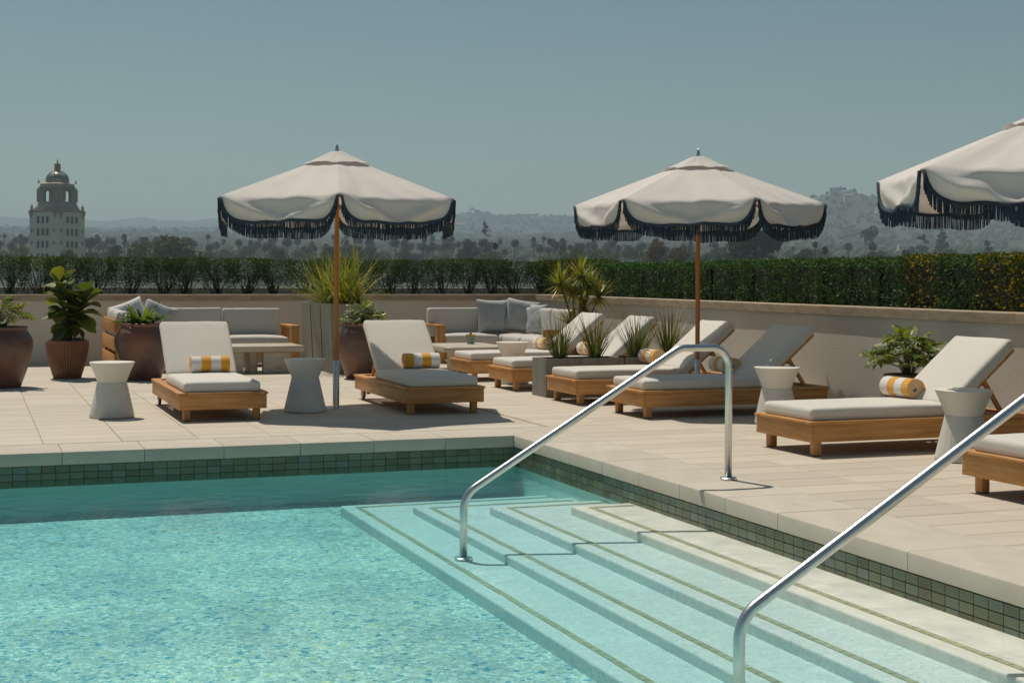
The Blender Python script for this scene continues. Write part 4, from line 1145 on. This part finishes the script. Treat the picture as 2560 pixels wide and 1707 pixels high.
while d < 15.5:
    off = .62
    x_ = CORNER[0] + cs * d - sn_ * off; y_ = CORNER[1] + sn_ * d + cs * off
    kind_ = 'fresh' if d < 1.6 else ('green' if d < 10.3 else 'gold')
    if kind_ == 'gold' and d < 11.6 and i % 2: kind_ = 'green'
    me = {'fresh': DY, 'green': DG, 'gold': DO}[kind_][i % (2 if kind_ == 'fresh' else 3)]
    lab_ = {'fresh': 'bright fresh green clipped shrub starting the dense hedge at the wall corner', 'green': 'dense deep green clipped shrub in the middle stretch of the right hedge', 'gold': 'dense golden tipped clipped shrub in the near stretch of the right hedge'}[kind_]
    t = thing('hedge_shrub', lab_, 'hedge shrub', (x_, y_, 1.0), angR + (PI if i % 2 else 0), 'clipped shrubs of the right hedge, ' + kind_ + ' stretch')
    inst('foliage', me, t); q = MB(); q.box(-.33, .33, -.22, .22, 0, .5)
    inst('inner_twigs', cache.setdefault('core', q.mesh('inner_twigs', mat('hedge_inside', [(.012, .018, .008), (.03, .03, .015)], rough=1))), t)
    hh = {'fresh': 1.08, 'green': .97, 'gold': 1.0}[kind_]
    t.scale = (1, 1, hh * random.uniform(.985, 1.015)); rsh[kind_].append((d, t))
    d += .58; i += 1
for k_, w_ in (('fresh', 'fresh green right hedge shrub'), ('green', 'dense deep green right hedge shrub'), ('gold', 'golden tipped right hedge shrub')):
    by_landmark(rsh[k_], [(-9, 'the wall corner'), (3.4, 'the dracaena'), (6.9, 'the middle umbrella pole'), (10.6, 'the plant at the right wall')], w_)

# ------------------------------------------------------------------ the land beyond
CY, SY = math.cos(YAW), math.sin(YAW)
def W(px, dist, z=0):
    """a place 'dist' metres ahead, bearing given as the tangent sideways"""
    X = (px - 1280) / 3612. * dist
    return Vector((CY * X + SY * dist, -SY * X + CY * dist, z))
def interp(x_, pts):
    if x_ <= pts[0][0]: return pts[0][1]
    for (a, b_), (c_, d_) in zip(pts, pts[1:]):
        if x_ <= c_:
            f = (x_ - a) / (c_ - a); f = f * f * (3 - 2 * f); return b_ + (d_ - b_) * f
    return pts[-1][1]
BASE = [(0, -24), (300, -23), (550, -12), (800, 0), (1000, 7), (1300, 19), (1700, 34), (2300, 56), (3000, 80), (4200, 110), (6200, 127), (14000, 127)]
# ridges: (distance, width, [(bearing px, height above the plain)])
FAR = [(-2500, 131), (-600, 159), (0, 124), (60, 118), (210, 115), (257, 100), (291, 111), (358, 124), (412, 109), (448, 116), (485, 109), (521, 120), (650, 104), (900, 87), (1500, 107), (2600, 80), (6000, 114)]
MID = [(-2500, 60), (0, 30), (500, 30), (800, 55), (1060, 72), (1137, 78), (1165, 86), (1182, 102), (1200, 88), (1240, 76), (1330, 80), (1430, 76), (1700, 70), (2000, 60), (3000, 50), (6000, 60)]
NEAR = [(-2500, 40), (1300, 0), (1500, 8), (1800, 25), (1960, 50), (2040, 84), (2100, 96), (2150, 90), (2200, 80), (2300, 72), (2420, 78), (2560, 82), (3300, 90), (6000, 60)]
def terr(px, dist):
    z = interp(dist, BASE)
    q = Vector((px / 130., dist / 400., 0))
    for dd, ww, prof, na in ((6200, 800, FAR, 12), (4600, 900, MID, 7), (2900, 520, NEAR, 6)):
        s_ = dist < dd
        k_ = math.exp(-((dist - dd) / (ww if s_ else ww * .8)) ** 2)
        z += k_ * interp(px, prof)
    if dist > 600: z += min(1, (dist - 600) / 1500) * (4.5 * noise.noise(q) + 2.5 * noise.noise(q * 3.1))
    return z
pxs = [-2600 + 40 * k_ for k_ in range(0, 195)]
ds = [26, 60, 120, 220, 330, 450, 550, 650, 750, 850, 950, 1050, 1200, 1350, 1500, 1650, 1800, 1950, 2100, 2250, 2400, 2550, 2650, 2750, 2850, 2950, 3050, 3200, 3400, 3600, 3800, 4000, 4200, 4350, 4500, 4600, 4700, 4850, 5100, 5500, 6000, 6600, 7200, 7800, 8300, 8700, 9000, 9300, 9800, 10500, 12000]
mb = MB()
mb.add([W(px, d_, terr(px, d_)) for d_ in ds for px in pxs], [(r_ * len(pxs) + i, r_ * len(pxs) + i + 1, (r_ + 1) * len(pxs) + i + 1, (r_ + 1) * len(pxs) + i) for r_ in range(len(ds) - 1) for i in range(len(pxs) - 1)])
M_land = mat('dry_hills', [(.4, (.022, .032, .017)), (.6, (.04, .05, .024)), (.78, (.14, .11, .07))], rough=1, scale=.006, detail=8)
tag(mb.build('ground', M_land, smooth=True), kind='structure')
# flat land behind and beside the building so the ground reaches everywhere
pl = MB(); pl.add([(-12000, -12000, -24.6), (12000, -12000, -24.6), (12000, 12000, -24.6), (-12000, 12000, -24.6)], [(0, 1, 2, 3)])
tag(pl.build('plain', M_land), kind='structure')

# trees
T_dark = leafmat('far_tree_dark', [(.025, .04, .015), (.04, .06, .02), (.06, .08, .03)], .1, .8, .2)
T_olive = leafmat('far_tree_olive', [(.06, .075, .016), (.10, .115, .022), (.15, .155, .03)], .1, .8, .2)
T_rust = leafmat('far_tree_rust', [(.07, .05, .02), (.16, .09, .03), (.22, .12, .04)], .1, .8, .2)
T_palm = leafmat('far_palm', [(.03, .03, .014), (.055, .052, .024), (.10, .085, .04)], .1, .8, .2)
def crown_mesh(seed, m_, W_, H_, lob=9, n=1300, s_=.055, cone=False):
    rnd = random.Random(seed); mb = MB()
    blobs = []
    for q in range(lob):
        a = rnd.uniform(0, 2 * PI); f = rnd.random()
        z = f * H_ * .8; rr = W_ * (.5 * (1 - f * .55) if not cone else .5 * (1 - f * .9)) * rnd.uniform(.3, 1)
        blobs.append((Vector((rr * math.cos(a), rr * math.sin(a), z + H_ * .12)), (W_ * .24 if not cone else W_ * .24 * (1.15 - f)) * rnd.uniform(.75, 1.25)))
    def fn(r):
        c_, R_ = blobs[r.randrange(lob)]
        d = Vector((r.gauss(0, 1), r.gauss(0, 1), r.gauss(0, 1))).normalized() * R_ * r.uniform(.7, 1.05); d.z *= .85
        return c_ + d
    leaf_cloud(mb, n, fn, s_ * W_, rnd)
    return mb.mesh('crown', m_)
def fan_palm(seed, trunk=17, r0=2.0):
    rnd = random.Random(seed); mb = MB(); st = MB()
    st.tube([(0, 0, 0), (.2, 0, trunk * .5), (0, 0, trunk)], [.35, .24, .2], 6)
    for q in range(90):
        a = rnd.uniform(0, 2 * PI); el = rnd.uniform(-1.15, 1.4); d = Vector((math.cos(a) * math.cos(el), math.sin(a) * math.cos(el), math.sin(el))); l_ = r0 * rnd.uniform(.75, 1)
        c_ = Vector((0, 0, trunk + .2)); p1 = c_ + d * l_; pn = d.cross(Vector((rnd.uniform(-.4, .4), rnd.uniform(-.4, .4), 1))).normalized() * l_ * .30
        mb.add([c_, c_ + d * l_ * .6 - pn, p1 - Vector((0, 0, .3)), c_ + d * l_ * .6 + pn], [(0, 1, 2, 3)])
    return mb.mesh('crown', T_palm), st.mesh('trunk', M_bark)
def date_palm(seed, trunk=10, r0=4.6):
    rnd = random.Random(seed); mb = MB(); st = MB()
    st.tube([(0, 0, 0), (0, 0, trunk - .8), (0, 0, trunk)], [.55, .5, .8], 7)
    for q in range(120):
        a = rnd.uniform(0, 2 * PI); el = rnd.uniform(-.5, 1.35); l_ = r0 * rnd.uniform(.8, 1.05); c_ = Vector((0, 0, trunk)); d = Vector((math.cos(a), math.sin(a), 0))
        p_ = c_.copy(); vs_ = []; e = el; pn = Vector((-d.y, d.x, 0))
        for i in range(5):
            w = .48 * math.sin(PI * (i + .6) / 5.4); vs_ += [p_ - pn * w, p_ + pn * w]; p_ = p_ + (d * math.cos(e) + Vector((0, 0, math.sin(e)))) * l_ / 4; e -= .42
        mb.add(vs_, [(2 * i, 2 * i + 1, 2 * i + 3, 2 * i + 2) for i in range(4)])
    return mb.mesh('crown', T_palm), st.mesh('trunk', M_bark)
FP = [fan_palm(k_) for k_ in range(3)]; DP = [date_palm(10 + k_) for k_ in range(3)]
trunk_me = MB().tube([(0, 0, 0), (.1, 0, 3), (0, .1, 7)], [.35, .28, .15], 6).mesh('trunk', M_bark)
CM = {'dark': [crown_mesh(k_, T_dark, 10, 8) for k_ in range(3)], 'olive': [crown_mesh(20 + k_, T_olive, 11, 7) for k_ in range(3)], 'rust': [crown_mesh(40 + k_, T_rust, 9, 6) for k_ in range(2)], 'cone': [crown_mesh(60 + k_, T_dark, 8, 17, 16, 1300, .05, True) for k_ in range(2)]}
rnd = random.Random(99)
H_ = 1.36
def top_z(py, dist): return H_ + (692.7 - py) / 3612. * dist
def palm(kind_, px, top_y, dist, lbl, grp, sc=None):
    z0 = terr(px, dist); zt = top_z(top_y, dist); nat = (18.8 if kind_ == 'fan' else 13.6)
    t = thing('palm_tree', lbl, 'palm tree', W(px, dist, z0), rnd.uniform(0, 6), grp)
    a, b_ = rnd.choice(FP if kind_ == 'fan' else DP)
    s_ = sc or (1.25 if kind_ == 'fan' else .74) * rnd.uniform(.85, 1.15); dz = zt - z0 - nat * s_
    inst('crown', a, t, (0, 0, dz), (0, 0, 0), s_)
    tk = 17. if kind_ == 'fan' else 10.
    inst('trunk', b_, t, (0, 0, 0), (0, 0, 0), (s_, s_, max(.1, (dz + tk * s_) / tk)))
    return t
PALMS = {'fan': [], 'date': []}; TREES = {'dark': [], 'olive': []}
for k_ in range(235):
    px = rnd.uniform(-60, 1790) if k_ < 215 else rnd.uniform(1790, 2600)
    f = rnd.random() < .45
    PALMS['fan' if f else 'date'].append((px, None))
    if f: PALMS['fan'][-1] = (px, palm('fan', px, rnd.uniform(585, 608) + (6 if px > 1400 else 0), rnd.uniform(800, 1080), 'x', 'fan palms in the distant row'))
    else: PALMS['date'][-1] = (px, palm('date', px, rnd.uniform(592, 618) + (6 if px > 1400 else 0), rnd.uniform(720, 950), 'x', 'date palms in the distant row'))
MK = [(-9999, 'the left edge'), (208, 'the domed tower'), (545, 'the left umbrella tip'), (841, 'the left umbrella pole'), (1133, 'the right tip of the left umbrella'), (1430, 'the left tip of the middle umbrella'), (1748, 'the middle umbrella pole'), (2065, 'the right tip of the middle umbrella'), (2206, 'the tip of the right umbrella')]
by_landmark(PALMS['fan'], MK, 'slender hazy fan palm'); by_landmark(PALMS['date'], MK, 'stout hazy date palm')
palm('fan', 1238, 606, 420, 'nearer single shaggy fan palm low over the back hedge, right of the left umbrella', None, .62)
palm('fan', 2038, 600, 560, 'taller of the two near fan palms between the middle and right umbrellas', None, .8)
palm('fan', 2062, 612, 480, 'lower shaggy fan palm just right of the taller one between the umbrellas', None, .85)
def tree(kind_, px, top_y, wpx, dist, lbl, grp=None):
    z0 = terr(px, dist) ; zt = top_z(top_y, dist); wm = wpx / 3612. * dist
    W0, Hh = {'dark': (10, 8), 'olive': (11, 7), 'rust': (9, 6), 'cone': (8, 17)}[kind_]
    sx_ = wm / W0; hz_ = Hh * sx_ * (1 if kind_ != 'cone' else .9)
    base = max(z0, zt - hz_)
    t = thing({'cone': 'conifer'}.get(kind_, 'broadleaf_tree'), lbl, 'tree', W(px, dist, z0), rnd.uniform(0, 6), grp)
    inst('crown', rnd.choice(CM[kind_]), t, (0, 0, base - z0), (0, 0, 0), (sx_, sx_, (zt - base) / (Hh * .98)))
    inst('trunk', trunk_me, t, (0, 0, 0), (0, 0, 0), (sx_, sx_, max(.3, (base - z0 + hz_ * .5) / 7)))
    return t
for (px, ty, w_) in ((1840, 585, 95), (1895, 572, 105), (1925, 590, 90)):
    tree('dark', px, ty, w_, 430, {1840: 'dark rounded tree, left part of the clump under the middle umbrella', 1895: 'tallest dark tree of the clump right of the middle umbrella pole', 1925: 'lower dark tree at the right of the clump under the middle umbrella'}[px])
tree('rust', 1645, 610, 70, 400, 'rusty brown tree top just left of the middle umbrella pole')
tree('rust', 1700, 624, 80, 410, 'lower rust coloured bush against the middle umbrella pole')
tree('olive', 410, 604, 120, 420, 'bright olive green tree between the dome tower and the left umbrella')
tree('olive', 350, 618, 80, 440, 'small olive tree at the left foot of the bright olive tree')
tree('olive', 470, 620, 90, 430, 'spreading olive tree right of the bright olive tree')
tree('olive', 170, 632, 34, 340, 'small bush rising before the foot of the dome tower')
tree('cone', 1213, 547, 26, 780, 'tall thin see through tree standing above the palm row')
tree('cone', 2305, 560, 50, 900, 'left one of two hazy conifers under the right umbrella')
tree('cone', 2357, 556, 52, 930, 'right one of two hazy conifers under the right umbrella')
tree('dark', 2176, 570, 48, 1000, 'round dark tree standing out between the middle and right umbrellas')
for k_ in range(90):
    px = rnd.uniform(-80, 2640); kd = rnd.choice(('dark', 'olive', 'olive')); dist = rnd.uniform(480, 800)
    TREES[kd].append((px, tree(kd, px, rnd.uniform(620, 645), rnd.uniform(35, 70), dist, 'x', {'dark': 'dark trees of the distant town', 'olive': 'olive trees of the distant town'}[kd])))
by_landmark(TREES['dark'], MK, 'hazy dark rounded town tree'); by_landmark(TREES['olive'], MK, 'hazy olive green town tree')
# forest that reads as one mass over plain and hills
wood_ = MB(); rnd = random.Random(4)
def tuft(p_, r_):
    n = 5
    vs_ = [p_ + Vector((0, 0, r_ * rnd.uniform(.9, 1.3)))]
    for ring, rr, zz in ((0, .75, .75), (1, 1.0, -.35)):
        for k_ in range(n):
            a = 2 * PI * (k_ + ring * .5) / n; q_ = rr * r_ * rnd.uniform(.75, 1.2); vs_.append(p_ + Vector((q_ * math.cos(a), q_ * math.sin(a), r_ * zz * rnd.uniform(.7, 1.15))))
    fs = [(0, 1 + k_, 1 + (k_ + 1) % n) for k_ in range(n)] + [(1 + k_, 1 + n + k_, 1 + (k_ + 1) % n) for k_ in range(n)] + [(1 + (k_ + 1) % n, 1 + n + k_, 1 + n + (k_ + 1) % n) for k_ in range(n)]
    wood_.add(vs_, fs)
for k_ in range(27000):
    px = rnd.uniform(-700, 3300); u_ = rnd.random()
    dist = 740 + 3900 * u_ ** 1.2
    if noise.noise(Vector((px / 60., dist / 160., 3))) < -.22 and dist > 1500: continue
    r_ = rnd.uniform(2.2, 4.2) * (1.0 + dist / 12000) * (1.5 if rnd.random() < .06 else 1)
    tuft(W(px, dist, terr(px, dist) + r_ * .5), r_)
M_wood = mat('distant_woodland', [(.3, (.025, .036, .013)), (.5, (.055, .07, .02)), (.7, (.11, .12, .035))], rough=1, scale=.03, detail=6, rnd=.35)
tag(wood_.build('woodland', M_wood), 'tree cover spread over the hazy plain and hillsides', 'woodland', kind='stuff')
# a few pale houses on the slopes
M_hw = mat('house_wall', [(.55, .5, .44), (.65, .6, .54)], rough=.9); M_hr = mat('house_roof', [(.35, .17, .11), (.42, .22, .15)], rough=.9)
M_hg = mat('white_roof', [(.65, .65, .62), (.75, .75, .72)], rough=.8)
def house(px, dist, wpx, hm, lbl, roof, flat=False):
    w_ = wpx / 3612. * dist / 2; z0 = terr(px, dist); d_ = w_ * .6
    t = thing('house', lbl, 'house', W(px, dist, z0 + 5), -YAW)
    MB().box(-w_, w_, -d_, d_, -6, hm).build('wall', M_hw, t)
    r_ = MB()
    if flat: r_.box(-w_ * 1.03, w_ * 1.03, -d_ * 1.03, d_ * 1.03, hm, hm + 1)
    else: r_.add([(-w_ * 1.05, -d_ * 1.1, hm), (w_ * 1.05, -d_ * 1.1, hm), (w_ * 1.05, d_ * 1.1, hm), (-w_ * 1.05, d_ * 1.1, hm), (-w_ * .8, 0, hm + w_ * .25), (w_ * .8, 0, hm + w_ * .25)], [(0, 1, 5, 4), (1, 2, 5), (2, 3, 4, 5), (3, 0, 4), (0, 3, 2, 1)])
    r_.build('roof', roof, t)
    nw = max(2, int(wpx / 7))
    for k_ in range(nw):
        x_ = -w_ + 2 * w_ * (k_ + .5) / nw; q = MB(); q.box(x_ - w_ / nw * .45, x_ + w_ / nw * .45, -d_ - .15, -d_ + .2, hm * .35, hm * .75); q.build('window', M_black, t)
house(2212, 2550, 44, 9, 'wide pinkish house with a low tiled roof on the right hillside', M_hr)
house(2262, 1500, 34, 6, 'long white roofed building among the trees under the right umbrella', M_hg, True)
house(2085, 2750, 26, 7, 'pale house on the right hillside near the bare brown cut', M_hg, True)
house(2120, 2650, 22, 6, 'small pale house below the crest of the right hill', M_hr)
house(1420, 2400, 30, 6, 'pale long building in the haze left of the middle umbrella', M_hg, True)
house(1445, 3900, 40, 8, 'white villa high on the hazy slope at the left tip of the middle umbrella', M_hg, True)
house(1150, 3600, 26, 7, 'faint pale house on the hazy slope right of the left umbrella', M_hr)
house(1260, 3900, 28, 8, 'faint long house on the hazy ridge above the thin tall tree', M_hg, True)
house(620, 4000, 26, 7, 'faint pale house in the haze under the left umbrella', M_hg, True)

# ------------------------------------------------------------------ domed tower
DT = 430.; Sx = DT / 3612.
cz = lambda py: top_z(py, DT)
tw_ = thing('domed_tower', 'cream civic tower with a tiled dome and gold lantern rising behind the hedge at left', 'tower', W(142.5, DT, 0), -YAW + R(45) - math.atan((142.5 - 1280) / 3612.) + R(1))
M_tc = mat('tower_cream', [(.76, .67, .52), (.82, .73, .58)], rough=.9, scale=.3); M_ts = mat('tower_stone', [(.36, .30, .22), (.50, .42, .32)], rough=.9, scale=.8, bump=.2, bscale=2)
M_td = mat('dome_tile', [(.3, (.09, .17, .17)), (.5, (.16, .24, .22)), (.62, (.34, .25, .12)), (.8, (.13, .22, .21))], rough=.35, scale=.9); M_tg = mat('gilded', [(.42, .25, .06), (.55, .35, .1)], rough=.4, metal=.5)
M_tw = mat('tower_window', [(.03, .045, .05), (.05, .07, .075)], rough=.2); M_tl = mat('tower_vent', [(.3, .26, .21), (.36, .32, .26)], rough=.9)
a = 131 * Sx / math.sqrt(2) / 2 * 1.0
# chamfered square shaft
ch = a * .10
def octo(a_, c_): return [(a_, -a_ + c_), (a_, a_ - c_), (a_ - c_, a_), (-a_ + c_, a_), (-a_, a_ - c_), (-a_, -a_ + c_), (-a_ + c_, -a_), (a_ - c_, -a_)]
def prism(mb, levels):
    b_ = []; n = 8
    for a_, c_, z in levels: b_ += [(x_, y_, z) for x_, y_ in octo(a_, c_)]
    mb.add(b_, [(r_ * n + i, r_ * n + (i + 1) % n, (r_ + 1) * n + (i + 1) % n, (r_ + 1) * n + i) for r_ in range(len(levels) - 1) for i in range(n)] + [tuple((len(levels) - 1) * n + i for i in range(n)), tuple(reversed(range(n)))])
ac = 131 * Sx / 2 / math.sqrt(2) * 1.055
mb = MB(); prism(mb, [(ac, ac * .1, terr(142, DT) - 2), (ac, ac * .1, cz(537))]); mb.build('shaft', M_tc, tw_)
mb = MB(); prism(mb, [(ac * 1.0, ac * .1, cz(537)), (ac * 1.04, ac * .1, cz(534.5)), (ac * 1.04, ac * .1, cz(532.5)), (ac * .93, ac * .1, cz(532))]); mb.build('cornice', M_ts, tw_)
mb = MB(); prism(mb, [(ac * .9, ac * .1, cz(533)), (ac * .88, ac * .3, cz(524)), (ac * .80, ac * .26, cz(516)), (ac * .765, ac * .24, cz(510))]); mb.build('attic_base', M_ts, tw_)
# belfry with real arched openings: four corner piers + lintel ring
r1 = ac * .73
pier = MB()
for k_ in range(4):
    Mk = Matrix.Rotation(PI / 2 * k_, 4, 'Z')
    q = MB()
    q.box(r1 * .80, r1 * .97, r1 * .27, r1 * .97, cz(511), cz(478), Mk); q.box(r1 * .27, r1 * .795, r1 * .80, r1 * .97, cz(511), cz(478), Mk)
    q.build('belfry_pier', M_ts, tw_)
    # slim column pair beside each opening
    for s_ in (-1, 1):
        c_ = MB(); c_.lathe([(.35, cz(508)), (.3, cz(506)), (.3, cz(484)), (.4, cz(482))], 8, (r1 * 1.0, s_ * r1 * .32)); c_.build('belfry_column', M_ts, tw_, rot=(0, 0, PI / 2 * k_))
    # arch head
    ah = MB(); n = 8; w_ = r1 * .26
    for i in range(n):
        a0, a1 = PI * i / n, PI * (i + 1) / n
        for xx_ in (r1 * .7,):
            z0 = cz(490); p0 = (w_ * math.cos(a0), z0 + w_ * math.sin(a0)); p1 = (w_ * math.cos(a1), z0 + w_ * math.sin(a1)); zt = cz(478)
            ah.add([(r1 * .82, p0[0], p0[1]), (r1 * .82, p1[0], p1[1]), (r1 * .82, p1[0], zt), (r1 * .82, p0[0], zt), (r1 * .96, p0[0], p0[1]), (r1 * .96, p1[0], p1[1]), (r1 * .96, p1[0], zt), (r1 * .96, p0[0], zt)], [(0, 1, 2, 3), (7, 6, 5, 4), (0, 4, 5, 1)])
    ah.build('belfry_arch', M_ts, tw_, rot=(0, 0, PI / 2 * k_))
mb = MB(); prism(mb, [(r1 * .98, r1 * .30, cz(478.5)), (r1 * 1.02, r1 * .30, cz(476)), (r1 * 1.06, r1 * .30, cz(475)), (r1 * 1.06, r1 * .30, cz(473.5)), (r1 * .96, r1 * .30, cz(473)), (r1 * .96, r1 * .30, cz(466)), (r1 * .88, r1 * .30, cz(464)), (r1 * .74, r1 * .36, cz(462)), (r1 * .72, r1 * .36, cz(458))]); mb.build('entablature', M_ts, tw_)
rd = 28.0 * Sx
mb = MB(); zb = cz(458.5)
for (r_, z0, z1) in ((rd * 1.02, zb, cz(454.5)),): mb.lathe([(r_, z0), (r_, z1), (r_ * .97, z1 + .1)], 32)
mb.build('drum', M_ts, tw_)
mb = MB(); hd = cz(432.5) - cz(455); mb.lathe([(rd * math.cos(PI / 2 * k_ / 10) * 1.0, cz(455) + hd * math.sin(PI / 2 * k_ / 10)) for k_ in range(10)], 40); mb.build('dome', M_td, tw_, smooth=True)
for k_ in range(8):
    q = MB(); q.tube([(rd * 1.01 * math.cos(PI / 2 * j / 8), 0, cz(455) + hd * 1.01 * math.sin(PI / 2 * j / 8)) for j in range(8)], .16, 5); q.build('dome_rib', M_ts, tw_, rot=(0, 0, k_ * PI / 4 + .39))
mb = MB(); s_ = Sx; zz = cz
mb.lathe([(8.2 * s_, zz(434)), (7.6 * s_, zz(431)), (6.6 * s_, zz(429))], 16)
for k_ in range(8): mb.tube([(6.3 * s_ * math.cos(k_ * PI / 4), 6.3 * s_ * math.sin(k_ * PI / 4), zz(429)), (5.6 * s_ * math.cos(k_ * PI / 4), 5.6 * s_ * math.sin(k_ * PI / 4), zz(417.5))], .22, 6)
mb.lathe([(3.4 * s_, zz(429)), (3.2 * s_, zz(418))], 10)
mb.lathe([(6.0 * s_, zz(418)), (7.4 * s_, zz(416)), (7.2 * s_, zz(414.5)), (3 * s_, zz(413.5)), (2.2 * s_, zz(411)), (1.1 * s_, zz(407)), (.3 * s_, zz(402.5))], 16)
mb.build('lantern', M_tg, tw_, auto=40)
for k_ in range(4):
    for (rr, zb_, k2) in ((ac * .93, 533, 1.0), (r1 * .93, 464, .55)):
        q = MB(); A_ = PI / 2 * k_ + PI / 4; x_, y_ = rr * 1.33 * math.cos(A_), rr * 1.33 * math.sin(A_)
        q.lathe([(4 * s_ * k2, zz(zb_)), (4.2 * s_ * k2, zz(zb_ - 5 * k2)), (2.6 * s_ * k2, zz(zb_ - 8 * k2)), (4.6 * s_ * k2, zz(zb_ - 11 * k2)), (1.4 * s_ * k2, zz(zb_ - 14 * k2)), (.2 * s_, zz(zb_ - 19 * k2))], 10, (x_, y_)); q.build('finial_urn', M_ts, tw_, auto=50)
# drooping ornament triangles under the cornice, windows and vents on each face
for k_ in range(4):
    rot = (0, 0, PI / 2 * k_)
    for y_ in (-ac * .80, ac * .80):
        q = MB(); q.add([(ac + .12, y_ - ac * .17, zz(536)), (ac + .12, y_ + ac * .17, zz(536)), (ac + .12, y_ + ac * .03, zz(552)), (ac + .12, y_ - ac * .03, zz(552)), (ac - .1, y_ - ac * .17, zz(536)), (ac - .1, y_ + ac * .17, zz(536)), (ac - .1, y_ + ac * .03, zz(552)), (ac - .1, y_ - ac * .03, zz(552))], [(0, 3, 2, 1), (0, 4, 7, 3), (1, 2, 6, 5), (3, 7, 6, 2)]); q.build('cornice_ornament', M_ts, tw_, rot=rot)
    for yy0 in (547.5, 578, 608.5, 639):
        for j in (-1, 0, 1):
            y_ = ac * .31 * j; q = MB(); q.box(ac - .2, ac + .04, y_ - ac * .075, y_ + ac * .075, zz(yy0 + 17), zz(yy0)); q.build('window', M_tw, tw_, rot=rot)
        if yy0 > 550:
            for y_ in (-ac * .74, ac * .74): q = MB(); q.box(ac - .2, ac + .05, y_ - ac * .06, y_ + ac * .06, zz(yy0 + 9), zz(yy0)); q.build('vent', M_tl, tw_, rot=rot)
    for j in (-1.5, -.5, .5, 1.5):
        q = MB(); y_ = ac * .31 * j; q.box(ac - .1, ac + .10, y_ - ac * .05, y_ + ac * .05, zz(700), zz(542)); q.build('pilaster', M_tc, tw_, rot=rot)

# ------------------------------------------------------------------ haze
hz = MB(); hz.box(-13000, 13000, -13500, 13500, -26, 264)
m, nt = nm('air_haze'); out = N(nt, 'ShaderNodeOutputMaterial'); pv = N(nt, 'ShaderNodeVolumePrincipled')
pv.inputs['Color'].default_value = (.70, .885, 1.0, 1); pv.inputs['Density'].default_value = .00026; pv.inputs['Anisotropy'].default_value = .1
nt.links.new(pv.outputs[0], out.inputs['Volume'])
tag(hz.build('haze', m), 'thin pale summer haze over the town and hills', 'haze', kind='stuff')
